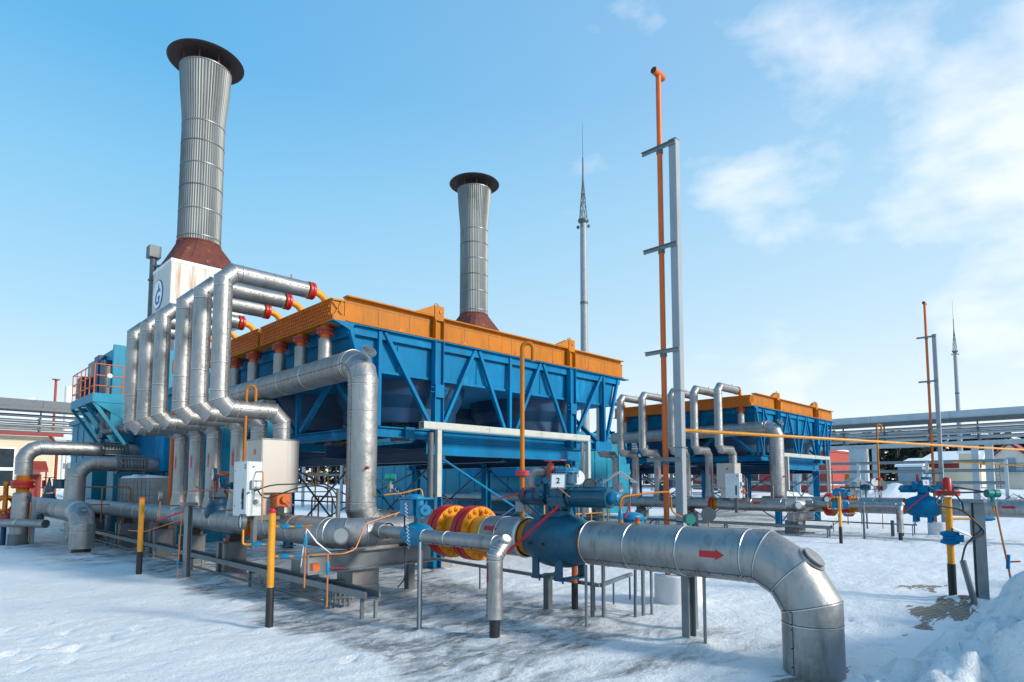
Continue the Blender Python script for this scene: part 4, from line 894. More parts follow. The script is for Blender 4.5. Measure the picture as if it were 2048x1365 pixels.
for i, (x, y, r_) in enumerate(((5.98, 4.72, .018), (6.28, 4.86, .025), (6.33, 4.72, .022), (6.40, 4.78, .022), (6.86, 4.62, .020), (7.02, 4.60, .026), (7.14, 4.55, .020))):
    z1_ = .72 if i < 4 else 1.1
    b = B(); b.tube([(x, y, -.05), (x+(.03 if i == 4 else 0), y, z1_)], r_, STEELD if i % 3 == 1 else STEEL, 8)
    o = post('conduit', ['thin leaning rod left of the conduits under the thick pipe', 'pale conduit, left of the group of three right of the valve feet', 'middle dark conduit of the three right of the valve feet', 'right conduit of the three right of the valve feet', 'leaning rod at the left of the second conduit cluster under the pipe', 'dark conduit in the middle of the second cluster under the pipe', 'rightmost rod of the second conduit cluster under the pipe'][i], 'conduit', x, y, 0, b, None, 'conduits standing under the thick pipe')
x, y = 4.42, 5.94; b = B(); b.box((x-.022, y-.022, -.05), (x+.022, y+.022, .92), STEELD); b.tube([(x-.024, y-.03, .02), (x-.024, y-.03, 1.02)], .014, STEELP, 8); post('valve_post', 'slim grey post standing before the bright blue valve', 'post', x, y, .9, b, 'slim dark post before the red flanges half way back')
x, y = 3.79, 11.95; b = B(); b.ibeam((x, y, -.05), (x, y, 1.30), .09, .10, STEEL, V((1,.4,0)), .01); b.box((x-.12, y-.10, 1.30), (x+.12, y+.10, 1.36), STEEL)
o = post('instrument_post', 'grey steel post with copper tube and red lever before the header pipe', 'post', x, y, 1.3, b)
b = B(); b.tube(bend([(3.74, 12.05, 1.32), (3.74, 12.1, 1.55), (4.3, 11.6, 1.60), (4.45, 11.5, 1.45)], .08), .011, BRASS, 8); b.tube(bend([(3.72, 12.0, 1.3), (3.70, 12.05, .9), (3.66, 12.0, -.02)], .1), .011, BRASS, 8); b.tube([(3.72, 12.1, 1.05), (3.45, 13.2, .80), (3.35, 14, .78)], .009, BRASS, 8); b.build('impulse_tube', o)
b = B(); b.tube([(3.74, 12.08, 1.20), (3.50, 12.75, 1.02)], .018, PINK, 8); b.build('hand_lever', o)
b = B(); b.tube([(3.66, 12.0, .22), (3.66, 12.0, .34)], .022, VALVE2, 8); b.build('tube_valve', o)
# --- second yellow post with gauge
P1 = V((3.28, 12.88, 0)); t = thing('vent_post', 'yellow post with black foot standing before the header pipe, left of the steel post', 'post', P1, 'yellow and black posts')
b = B(); b.tube([P1+V((0,0,.45)), P1+V((0,0,1.42))], .045, YEL, 14); b.build('pipe', t); b = B(); b.tube([P1-V((0,0,.05)), P1+V((0,0,.46))], .05, BLACK, 14); b.build('foot', t)
b = B(); b.disc(P1+V((0,0,1.42)), (0,0,1), .05, .03, ORANGE2, 12); b.build('cap', t)
def gauge(p, d, r, label, stem=.2):
    t = thing('pressure_gauge', label, 'gauge', p, 'round pressure gauges'); p = V(p); d = V(d).normalized()
    b = B(); b.disc(p-d*.03, d, r, .055, STEELD, 24); b.tube([p-V((0,0,r)), p-V((0,0,r+stem))], .010, BRASS, 6); b.build('case', t)
    b = B(); b.disc(p+d*.026, d, r*.86, .003, DIAL, 20); b.bar(p+d*.032, p+d*.032+V((0,0,r*.6)), .006, .003, BLACK, d); b.build('dial', t); return t
CAMD = lambda p: (V((EYE.x-p[0], EYE.y-p[1], 0))).normalized()
p = V((3.42, 12.3, 1.48)); gauge(p, -RT*.8-FW*.5, .09, 'round gauge beside the left yellow post cap', .3)
p = V((4.15, 11.8, 1.86)); gauge(p, -RT*.75-FW*.5, .12, 'round gauge beside the dark blue handwheel valve', .35)
p = V((5.3, 19.2, 1.62)); gauge(p, -RT*.2-FW, .12, 'small white gauge by the concrete block at the left', .3)
p = V((6.55, 5.30, 1.78)); gauge(p, RT*.25-FW, .11, 'beige round gauge between the orange vent pipe and the blue valve', .25)
p = V((6.95, 3.62, 1.33)); gauge(p, RT*.25+FW, .085, 'black round instrument beside the teal transmitter above the thick pipe', .3)
p = V((24.0, 6.3, 1.75)); gauge(p, -FW, .16, 'white dial above the far header pipe, left of the blue valve', .4)
# --- transmitters
def transmitter(p, label, d=(1,0,0)):
    p = V(p); t = thing('pressure_transmitter', label, 'transmitter', p, 'teal pressure transmitters'); d = V(d).normalized()
    b = B(); b.disc(p-d*.085, d, .058, .07, GREEN, 18); b.disc(p+d*.015, d, .058, .07, GREEN, 18); b.disc(p-d*.02, d, .05, .05, GREEN, 16); b.build('housing', t, .004)
    b = B(); b.disc(p-V((0,0,.12)), (0,0,1), .028, .09, GREEN, 12); b.cbox(p-V((0,0,.15)), (.07,.07,.07), STEEL); b.tube([p-V((0,0,.15)), p-V((0,0,.24))], .012, BRASS, 8); b.build('neck', t, .003)
    return t
transmitter((6.70, 3.74, 1.28), 'teal transmitter on a grey post above the thick foreground pipe', -FW)
transmitter((11.05, 1.42, 1.56), 'teal transmitter on the tall grey channel post at the right', RT)
transmitter((5.75, 8.55, 1.80), 'small teal transmitter on a bracket by the fat vertical outlet pipe', -RT)
b = B(); x, y = 6.75, 3.76; b.box((x-.055, y-.055, -.05), (x+.055, y+.055, 1.02), STEEL); b.box((x-.10, y-.08, 1.02), (x+.10, y+.08, 1.06), STEEL); b.box((x-.10, y-.1, .98), (x-.04, y-.085, 1.2), STEEL); post('transmitter_post', 'grey post carrying the teal transmitter behind the thick pipe', 'post', x, y, 1, b)
b = B(); b.tube(bend([(6.68, 3.80, 1.24), (6.4, 4.10, 1.30), (6.5, 4.15, .98), (6.8, 3.95, .9)], .18, 6), .010, DARK, 6); o = b.build('hose', None, 0, (6.9, 4, 1.2)); tag(o, 'black hose looping left from the teal transmitter above the thick pipe', 'hose')
# --- vent pipe with hook on the discharge line
def hook_vent(x, y, z0, z1, label, r=.034, fl=True, d=RT, group='orange hooked vent pipes'):
    t = thing('vent_pipe', label, 'vent pipe', (x, y, z0), group); p = V((x, y, 0)); b = B()
    top = V((x, y, z1-.09)); pts = [V((x,y,z0)), V((x,y,(z0+z1)/2))] + arc(top+d*.075, -d, V((0,0,1)), .075, 0, math.pi, 10) + [top+d*.15-V((0,0,.18))]
    b.tube(pts, r, ORANGE, 14); b.build('pipe', t)
    if fl:
        f = flange(t, (x, y, 1.84), (0,0,1), .095, .03, .03, PINK, RED, 6)
        b = B(); b.sphere((x, y, 1.55), .075, VALVE, 12); b.disc(V((x,y,1.55))-d*.0, -FW, .055, .11, VALVE, 12); b.disc(V((x, y, 1.56))-FW*.1+d*.02, (d-FW*.3), .085, .02, RED, 16); b.build('valve_body', t)
        b = B(); b.bar(V((x,y,1.56))-FW*.1-d*.05, V((x,y,1.50))-FW*.1-d*.30, .05, .02, RED, V((0,0,1))); b.build('hand_lever', t)
        b = B(); q = V((x,y,1.39))-FW*.06-d*.04; rot = Matrix((d, UPV, -FW)).transposed(); b.cbox(q, (.11,.14,.006), STEELP, rot); b.build('tag_plate', t)
    return t
unit(hook_vent(6.1, 5.90, 1.22, 3.66, 'tall orange vent pipe with hooked top rising from the thick pipe', .031), 'orange vent pipe with hooked top rising from the pipe half way back')
hook_vent(4.02, 10.13, 1.15, 3.30, 'orange hooked vent pipe before the near riser pipes', .021, False)
def capped_vent():
    x, y = 5.37, 18.5; t = thing('vent_pipe', 'orange capped vent pipe seen in the gap between the near riser pipes', 'vent pipe', (x, y, 1.2), 'orange capped vent pipes')
    b = B(); b.tube([(x, y, -.05), (x, y, 4.75)], .05, ORANGE2, 12); b.build('pipe', t); b = B(); b.tube([(x, y, 4.73), (x, y, 5.05), (x, y, 5.1)], [.08,.08,.055], ORANGE2, 12); b.build('cap', t)
    b = B()
    for z in (3.4, 3.6): b.lathe([(.04,-.02),(.06,-.02),(.06,.02),(.04,.02)], (x, y, z), (0,0,1), ORANGE2, 12)
    b.build('collar', t); return t
unit(capped_vent(), 'orange capped vent pipe among the far riser pipes')
# --- tall orange vent pole, grey column, white footing
def pole():
    t = thing('vent_pole', 'very tall thin orange vent pole with T top, nearest one', 'vent pole', (7.83, 4.72, 0), 'tall orange vent poles')
    b = B(); b.tube([(7.83, 4.72, .3), (7.83, 4.72, 7.80)], .040, ORANGE2, 16); b.build('pipe', t); b = B(); b.tube([(7.70, 4.72, 7.84), (7.97, 4.72, 7.84)], .052, ORANGE2, 16); b.lathe([(.045,0),(.045,.002),(.001,.002)], (7.70,4.72,7.84), (-1,0,0), BLACK, 14); b.build('tee', t)
    for z in (6.62, 5.10, 3.56, 2.0): b = B(); b.lathe([(.042,-.03),(.05,-.03),(.05,.03),(.042,.03)], (7.83,4.72,z), (0,0,1), STEELD, 14); b.build('clamp', t)
    return t
unit(pole(), 'tall thin orange vent pole with T top at the right, farther one')
def column():
    x, y = 7.86, 4.50; t = thing('support_column', 'tall grey steel column with brackets holding the near orange vent pole', 'column', (x, y, 0), 'tall grey steel columns')
    b = B(); b.box((x-.055, y-.06, .25), (x+.055, y+.06, 6.72), STEELP); b.box((x-.058, y-.063, 6.72), (x+.058, y+.063, 6.735), STEEL)
    b.build('shaft', t, .006)
    b = B(); b.box((x-.07, y-.075, 2.2), (x+.07, y+.075, 2.215), STEEL); b.box((x-.061, y-.066, 3.0), (x+.061, y+.066, 3.02), STEEL); b.build('joint', t)
    for z in (6.66, 5.14, 3.60, 2.04): b = B(); b.box((x-.075, y-.06, z-.028), (x-.06, y+.50, z+.028), STEEL); b.box((x-.105, y-.06, z+.022), (x-.075, y+.50, z+.028), STEEL); b.build('bracket', t)
    return t
unit(column(), 'tall grey steel column with brackets at the right, farther one')
b = B(); b.lathe([(.33,-.05),(.33,.40),(.31,.42),(.001,.42)], (8.0, 4.66, 0), (0,0,1), WHITEC, 28); post('white_footing', 'round white concrete footing of the near grey column', 'footing', 8.0, 4.66, .4, b, 'round white concrete footing behind the right yellow post')
def gasline():
    a = at(1366, 861, X=7.95); c = V((29.5, .9, 2.75)); t = thing('gas_line', 'thin yellow pipe running from the grey column out past the right edge', 'gas pipe', a)
    b = B(); b.tube([a+V((0,.06,0)), a, a.lerp(c, .5)-V((0,0,.02)), c], .025, YEL, 10); b.build('pipe', t)
gasline()
# --- cream cable duct frame along the cooler
def duct():
    y = YN-.42; t = thing('cable_duct_frame', 'cream cable duct frame standing along the front of the near cooler', 'cable duct', (7.1, y, 0), 'cream cable duct frames')
    b = B(); b.box((6.95, y-.04, 2.72), (11.95, y+.10, 2.735), TRAYM); b.box((6.95, y-.05, 2.735), (11.95, y-.035, 2.86), TRAYM); b.box((6.95, y+.10, 2.72), (11.95, y+.112, 2.86), TRAYM); b.box((6.95, y-.035, 2.845), (11.95, y+.10, 2.86), TRAYM); b.build('duct', t)
    b = B()
    for x in (8.6, 10.2, 11.4):
        b.box((x, y-.054, 2.735), (x+.006, y-.05, 2.86), SEAM)
        for q in (-.08, -.04): b.disc((x+q, y-.05, 2.80), (0,-1,0), .008, .004, SCREW, 6)
    b.build('joint', t)
    b = B(); b.box((7.27, y-.055, 1.45), (7.37, y+.03, 2.715), TRAYM); b.build('drop_duct', t); b = B(); b.box((11.86, y-.055, 1.0), (11.95, y+.03, 2.715), TRAYM); b.build('drop_duct', t)
    b = B(); b.tube([(7.17, y+.03, 1.4), (7.17, y+.03, 2.66)], .06, STEELD, 12); b.tube([(7.28, y+.06, .6), (7.28, y+.06, 1.5)], .02, DARK, 8); b.build('conduit', t)
    for k in range(3): b = B(); b.tube(bend([(11.70+.05*k, y+.05, 2.70), (11.70+.05*k, y+.03, 2.3), (11.72+.05*k, y+.03, .9)], .1), .016, STEEL if k else STEELD, 8); b.build('conduit', t)
    b = B(); b.tube(bend([(7.35, y, 1.5), (7.6, y-.1, 1.35), (7.7, y-.1, 1.0), (7.35, y-.1, 1.0)], .12, 5), .010, DARK, 6); b.tube(bend([(7.33, y, 1.45), (7.65, y-.12, 1.2), (7.6, y-.1, .92), (7.3, y-.1, .96)], .12, 5), .010, DARK, 6); b.build('cable', t)
    b = B(); b.box((7.05, y-.14, .93), (7.22, y-.04, 1.15), STEELP); b.disc((7.24, y-.1, 1.0), (1,0,0), .02, .05, STEEL, 8); b.build('junction_box', t, .005)
    return t
unit(duct(), 'cream cable duct frame along the front of the far cooler')
# --- handwheel valve assemblies
NAVY = mat('navy_valve_paint', (.002,.045,.10), .42, 0, .16, 6, .2, 40, grime=.3)
def wheel_valve(x, y, z, label, sc=1., far=None):
    VALVE = NAVY
    t = thing('gate_valve', label, 'valve', (x, y, z), 'dark blue handwheel valves'); b = B()
    b.sphere((x, y, z), .24*sc, VALVE, 18, (1,1,1.05)); b.disc((x, y, z+.16*sc), (0,0,1), .16*sc, .12*sc, VALVE, 18); b.build('body', t)
    b = B(); b.cbox((x, y, z+.40*sc), (.22*sc, .26*sc, .20*sc), VALVE); b.disc((x+.22*sc, y-.12*sc, z+.42*sc), (0,0,1), .15*sc, .26*sc, VALVE, 18); b.disc((x+.22*sc, y-.12*sc, z+.68*sc), (0,0,1), .17*sc, .03*sc, VALVE, 18); b.cbox((x-.02, y+.20*sc, z+.36*sc), (.16*sc, .40*sc, .14*sc), VALVE); b.build('gearbox', t, .008)
    b = B(); b.lathe([(.07*sc,0),(.02*sc,.26*sc),(.001,.26*sc)], (x, y, z+.50*sc), (0,0,1), VALVE, 12); b.build('stem', t)
    b = B(); b.tube(arc((x, y, z+.76*sc), (1,0,0), (0,1,0), .15*sc, 0, 2*math.pi, 20)[:-1], .012, PINK, 6, closed=True); b.bar((x-.15*sc,y,z+.76*sc), (x+.15*sc,y,z+.76*sc), .02, .01, PINK); b.bar((x,y-.15*sc,z+.76*sc), (x,y+.15*sc,z+.76*sc), .02, .01, PINK); b.build('handwheel', t)
    b = B(); b.disc((x-.08*sc, y+.38*sc, z+.42*sc), (0,0,1), .05*sc, .26*sc, REDB, 12); b.tube([(x-.1*sc, y+.4*sc, z+.42*sc), (x-.2*sc, y+.75*sc, z+.52*sc)], .008, PINK, 6); b.build('bottle', t)
    return t
unit(wheel_valve(4.66, 13.0, 1.12, 'dark blue valve with red handwheel on the near header pipe'), 'dark blue handwheel valve among the far riser pipes')
wheel_valve(3.45, 23.6, 1.12, 'dark blue valve with red handwheel beside the red and yellow flange at far left')
b = B(); o = thing('side_valve', 'small valve with red handwheel facing left beside the control cabinet', 'valve', (4.5, 11.5, 1.66)); b.tube([(4.5, 11.5, 1.66), (4.2, 11.62, 1.66)], .03, VALVE, 8); b.cbox((4.4, 11.54, 1.66), (.16,.12,.12), VALVE); b.build('body', o); b = B(); b.tube(arc((4.14, 11.64, 1.66), (.4,1,0), (0,0,1), .11, 0, 2*math.pi, 16)[:-1], .012, RED, 6, closed=True); b.build('handwheel', o)
# valve group seen above the thick pipe
def flat_valve(x, y, label):
    t = thing('motor_valve', label, 'valve', (x, y, .9)); b = B(); b.disc((x, y, 1.05), (0,0,1), .17, .16, VALVE2, 20); b.disc((x, y, 1.21), (0,0,1), .21, .03, VALVE2, 20); b.sphere((x, y, 1.24), .17, VALVE2, 16, (1,1,.4)); b.build('cover', t)
    b = B(); b.cbox((x, y, .93), (.36,.36,.24), VALVE2); b.disc((x-.02, y-.30, .98), (0,0,1), .05, .18, VALVE2, 10); b.build('body', t, .01); return t
flat_valve(7.3, 4.95, 'bright blue domed valve cover showing above the thick pipe')
b = B(); b.tube(bend([(6.1, 4.29, 1.24), (6.1, 4.29, 1.54), (6.5, 4.2, 1.58), (6.9, 4.10, 1.60), (6.92, 4.10, 1.34), (7.1, 4.02, 1.26)], .08), .011, ORANGE, 8); b.tube([(6.1, 4.29, 1.24), (6.1, 4.29, 1.27), (6.1, 4.29, 1.36), (6.1, 4.29, 1.39)], [.018,.03,.03,.018], VALVE2, 8); b.bar((6.12, 4.24, 1.30), (6.16, 4.20, 1.46), .02, .02, RED); o = b.build('impulse_tube', None, 0, (6.1, 3.98, 1.2)); tag(o, 'thin orange tube rising from a small blue valve on top of the thick pipe', 'tubing')
# tubing on the outlet pipe
o = thing('outlet_tubing', 'yellow tube with small blue valve leaving the fat vertical outlet pipe', 'tubing', (5.6, 8.7, 1.5)); b = B(); b.tube(bend([(5.58, 8.72, 1.50), (5.9, 8.45, 1.54), (6.15, 8.25, 1.62), (6.2, 8.2, 1.28)], .06), .012, YEL, 8); b.build('pipe', o); b = B(); b.tube([(5.60, 8.70, 1.50), (5.68, 8.63, 1.51)], .025, VALVE, 8); b.build('valve_body', o)
b = B(); pts = []
for k in range(160):
    q = k/159; a = k*.75; pts.append(V((5.70+.50*q+.018*math.cos(a), 8.5-.75*q, 1.70-.46*q-.1*math.sin(q*math.pi)+.018*math.sin(a))))
b.tube(pts, .004, STEELP, 4); o = b.build('coiled_cable', None, 0, (5.8, 8.4, 1.6)); tag(o, 'coiled pale cable hanging from the teal transmitter to the blue valve', 'cable')
# instrument shelters with a pitched sheet roof
def shelter(x, y, z, label):
    t = thing('instrument_shelter', label, 'shelter', (x, y, 0), 'small pitched sheet metal instrument shelters'); b = B(); w_ = .55
    for s_ in (-1, 1): b.bar((x, y, z+.28), (x+.0+s_*.42*.707, y-s_*.42*.707, z), .7, .012, RACKM, V((0,0,1)))
    b.build('roof', t); b = B()
    for s_ in (-1, 1): b.tube([(x+s_*.2, y-s_*.2, -.05), (x+s_*.2, y-s_*.2, z+.12)], .02, STEELD, 6)
    b.build('legs', t) if False else None
    for s_ in (-1, 1):
        b = B(); b.tube([(x+s_*.2, y-s_*.2, -.05), (x+s_*.2, y-s_*.2, z+.12)], .02, STEELD, 6); b.build('leg', t)
    b = B(); b.cbox((x-.02, y-.02, z-.12), (.16,.16,.22), STEELP); b.build('instrument_box', t, .005); b = B(); b.disc((x+.12, y-.14, z-.3), -FW, .06, .05, STEELD, 14)
    for k in range(5): b.tube(bend([(x-.1+k*.05, y-.05, z-.22), (x-.15+k*.07, y-.1, z-.5), (x+.1-k*.03, y-.06, z-.7)], .08), .008, BRASS if k%2 else STEELD, 5)
    b.build('impulse_tubes', t); return t
shelter(13.0, 9.2, 1.72, 'small pitched sheet metal shelter over instruments before the far risers'); shelter(28.2, 8.2, 1.66, 'small pitched sheet metal shelter beside the red flanges at the right')
# --- right foreground: yellow vent with red flange, channel post
x, y = 11.11, 1.96; t = thing('vent_valve_post', 'thick yellow vent post with red flange and blue valve at the right', 'vent post', (x, y, 0))
b = B(); b.tube([(x,y,.50),(x+.004,y,.82)], .047, YEL, 16); b.tube([(x+.004,y,.98),(x+.008,y,1.50)], .047, YEL, 16); b.build('pipe', t); b = B(); b.tube([(x,y,-.05),(x,y,.52)], .054, BLACK, 16); b.build('foot', t)
flange(t, (x,y,1.56), (0,0,1), .155, .05, .035, RED, YEL, 10); b = B(); b.tube([(x,y,1.59),(x,y,1.76),(x,y,1.79)], [.06,.06,.035], RED, 14); b.build('cap', t)
b = B(); b.lathe([(.06,0),(.12,.02),(.12,.06),(.09,.08),(.09,.12),(.12,.14),(.12,.18),(.06,.20)], (x,y,.80), (0,0,1), BLUE, 18); b.cbox((x-.02,y-.1,.90), (.10,.14,.10), BLUE); b.build('valve_body', t, .004)
b = B(); rot = Matrix.Rotation(.5, 3, 'X') @ Matrix.Rotation(-.9, 3, 'Z'); b.cbox((x+.0,y-.15,.99), (.24,.17,.012), WHITE, rot); b.build('tag_plate', t)
b = B(); b.tube([(x,y,1.18),(x+.25,y-.25,1.18)], .018, YEL, 8); b.tube([(x+.25,y-.25,1.18),(x+.30,y-.30,1.18),(x+.44,y-.44,1.18),(x+.48,y-.48,1.18)], [.02,.035,.035,.02], BLUE, 8); b.build('branch', t)
x, y = 11.05, 1.60; t = thing('channel_post', 'tall grey channel post with strapped cables before the snow bank', 'post', (x, y, 0)); b = B(); b.ibeam((x, y, -.05), (x, y, 1.42), .13, .12, STEEL, V((1,.5,0)), .012); b.build('shaft', t)
b = B(); b.cbox((x-.03, y-.0, 1.45), (.24,.20,.05), STEEL); b.build('head_plate', t, .004)
b = B(); b.tube([(x-.26, y+.04, -.05), (x-.36, y+.15, .62)], .040, STEEL, 10); b.build('conduit', t)
for k in range(2): b = B(); b.tube(bend([(x-.36, y+.16, .62), (x-.28+.05*k, y+.12, .86), (x-.03, y-.1+.04*k, 1.0+.05*k), (x-.15, y+.15, 1.32), (x-.42+.3*k, y+.45-.3*k, 1.40), (x-.3+.1*k, y+.38-.1*k, 1.56+.1*k), (x, y-.10, 1.58)], .1, 5), .012, DARK, 6); b.build('cable', t)
t = thing('copper_tube', 'copper tube with small blue valve and red handle right of the channel post', 'tubing', (11.2, 1.3, 0)); b = B(); b.tube(bend([(11.08, 1.40, 1.40), (11.12, 1.36, 1.0), (11.2, 1.30, .45), (11.22, 1.28, .22), (11.05, 1.2, .15)], .08), .013, BRASS, 8); b.build('pipe', t)
b = B(); b.tube([(11.17,1.31,.50),(11.19,1.3,.70)], .024, BLUE, 8); b.build('valve_body', t); b = B(); b.tube([(11.18,1.3,.60),(11.26,1.18,.61)], .012, RED, 8); b.build('handle', t)

# ------------------------------------------------------------ left lines
def gas_feed(x, y, z, xe, bell, label, fl):
    t = thing('feed_pipe', label, 'feed pipe', (x, y, 0), 'grey feed pipes entering the blue enclosures')
    b = B(); b.clad([(x, y, 1.95 if fl else .30), (x, y, z), (xe, y, z)], .205, .42, ring=1.2, gores=4, n=28, off=.8); b.build('cladding', t)
    if fl:
        b = B(); b.lathe([(.15, 0), (.15, .5)], (x, y, 1.42), (0,0,1), ORANGE, 20); b.build('neck', t)
        flange(t, (x, y, 1.68), (0,0,1), .27, .14, .09, RED, ORANGE, 14, br=.028)
        b = B(); b.lathe([(.19, 1.45), (.215, 1.40), (.24, .9), (.24, .3)], (x, y, 0), (0,0,1), CLAD, 28); b.build('lower_cladding', t)
        b = B(); b.lathe([(.27, -.05), (.27, .30), (.001, .30)], (x, y, 0), (0,0,1), CONCD, 24); b.build('foot', t)
    b = B()
    for q in (-.34, .34): b.lathe([(.20, -.03), (.27, -.03), (.27, .03), (.20, .03)], (bell+q, y, z), (1,0,0), STEELD, 24)
    for k in range(7): b.lathe([(.20, -.04), (.235, 0), (.20, .04)], (bell-.24+k*.08, y, z), (1,0,0), STEELD, 24)
    for k in range(10): a = k*math.pi/5; b.tube([(bell-.38, y+.245*math.cos(a), z+.245*math.sin(a)), (bell+.38, y+.245*math.cos(a), z+.245*math.sin(a))], .014, STEEL, 6)
    b.build('bellows', t)
    return t
unit(gas_feed(2.62, 22.0, 2.72, 5.75, 4.75, 'upper grey pipe with red and yellow flange entering the near blue enclosure', True), 'upper grey pipe seen under the near cooler, entering the middle blue enclosure', S+V((.8,0,0)))
unit(gas_feed(3.52, 20.0, 2.24, 5.75, 4.78, 'lower grey pipe without flange entering the near blue enclosure above concrete', False), 'lower grey pipe seen under the near cooler, entering the middle blue enclosure', S+V((.8,0,0)))
t = thing('suction_pipe', 'fat silver pipe at the left bending down into the icy ground', 'pipeline', (3.3, 17.9, 0), 'fat silver suction pipes')
b = B(); b.clad([(3.3, 25.5, 1.0), (3.3, 17.85, 1.0), (3.3, 17.85, .16)], .265, .45, ring=.9, gores=3, n=36, seam=(-1,0,-.6)); b.build('cladding', t)
b = B(); b.lathe([(.2,-.05),(.2,.17)], (3.3, 17.85, 0), (0,0,1), DARK, 20); b.build('foot', t)
d = V((0,-1,1)).normalized(); p = V((3.3, 18.30, .55))+d*(.45+.265-.06); b = B(); b.disc(p, d, .16, .04, CLAD, 24); b.disc(p+d*.04, d, .13, .025, STEEL, 24); b.disc(p+d*.065, d, .09, .012, STEELD, 20); b.build('inspection_cap', t)
unit(t, 'silver suction pipe seen behind the columns under the near cooler', S+V((1.5,-1,0)))
t = thing('side_pipes', 'two slim silver pipes with flange and blue valve at the far left', 'pipe pair', (2.6, 22.5, 0))
for dy, z in ((0, .75), (-.9, .62)):
    b = B(); b.clad([(3.0, 21.6+dy, z), (2.5, 22.6+dy, z), (1.6, 23.2+dy, z)], .11, .2, n=20, gores=2); b.build('cladding', t)
flange(t, (2.52, 24.6, 1.05), (0,1,0), .30, .16, .12, RED, ORANGE, 12, br=.03)
b = B(); b.lathe([(.22,-.5),(.24,-.4),(.24,.5)], (2.52, 24.6, 1.05), (0,1,0), ORANGE, 20); b.build('neck', t)
b = B(); b.disc((2.0, 22.9, .78), (0,0,1), .2, .2, VALVE, 18); b.disc((2.0, 22.9, .98), (0,0,1), .24, .04, VALVE, 18); b.build('valve_body', t)
P2 = at(5, 1090, Z=0); t = thing('vent_post', 'orange post with dark foot cut by the left edge', 'post', P2, 'yellow and black posts')
b = B(); b.tube([P2+V((0,0,.6)), P2+V((0,0,1.75))], .06, ORANGE, 14); b.build('pipe', t); b = B(); b.tube([P2-V((0,0,.05)), P2+V((0,0,.6))], .065, DBLUE, 14); b.build('foot', t); b = B(); b.sphere(P2+V((.05,0,.75)), .15, REDB, 14); b.build('flange_lump', t)
x, y = 2.85, 21.7; t = thing('instrument_post', 'steel post with tubes and cables standing left of the fat bending pipe', 'post', (x, y, 0)); b = B(); b.box((x-.05, y-.06, -.05), (x+.05, y+.06, 1.30), STEELP); b.build('shaft', t); b = B(); b.tube([(x-.07, y-.05, .1), (x-.07, y-.05, 1.2)], .018, BRASS, 6); b.tube(bend([(x, y, 1.1), (x-.5, y+.5, .95), (x-1.2, y+1.2, .8)], .2), .016, REDB, 6); b.tube(bend([(x, y, 1.25), (x-.4, y+.3, 1.5), (x-.3, y+.3, 1.0)], .2), .014, DARK, 6); b.build('tubes', t)
def yellow_rail(pts, h, label, m=ORANGE, nb=None, r=.022):
    t = thing('railing', label, 'railing', pts[0], 'orange and yellow tube railings'); b = B(); up = V((0,0,1))
    P = [V(p) for p in pts]; b.tube(bend([P[0]]+[p+up*h for p in P]+[P[-1]], .12), r, m, 8); b.tube([p+up*h*.5 for p in P], r*.8, m, 8); b.build('rails', t)
    for a, c in zip(P[:-1], P[1:]):
        k = max(1, int((c-a).length/.75))
        for q in range(k): p = a.lerp(c, (q+.5)/k); b = B(); b.tube([p, p+up*h], r*.9, m, 6); b.build('baluster', t)
    return t
yellow_rail([(5.2,17.6,.9), (7.0,17.6,.9)], 1.05, 'orange railing between the concrete block and the riser pipes', r=.026)
yellow_rail([(3.6,20.9,.6), (5.0,20.9,.6)], 1.0, 'thin railing behind the lower grey pipe at the left', BRASS, r=.02)
yellow_rail([(6.2,17.5,.9), (9.5,17.5,.9)], 1.1, 'yellow railing seen between the riser pipes before the turquoise wall', YEL)
yellow_rail([(16.2,14.6,0), (20.0,14.6,0)], 1.15, 'yellow railing under the near cooler before the turquoise doors', YEL)
yellow_rail([(9.4,18.3,0), (9.4,16.6,0)], 1.3, 'orange ladder rail standing behind the beige box', ORANGE, r=.028)
b = B(); b.box((5.02, 18.9, -.05), (5.70, 23.4, 1.0), CONC); b.box((5.04, 18.93, 1.0), (5.68, 23.36, 1.86), CONC)
for k in range(1, 5): b.box((5.034, 18.95, 1.0+k*.18), (5.04, 23.3, 1.008+k*.18), SEAM)
for k in range(11): b.box((5.034, 19.1+k*.4, 1.0), (5.04, 19.108+k*.4, 1.86), SEAM)
o = b.build('concrete_block', None, 0, (5.3, 20, 0)); tag(o, 'big block wall plinth under the two grey feed pipes at the left', 'concrete block')
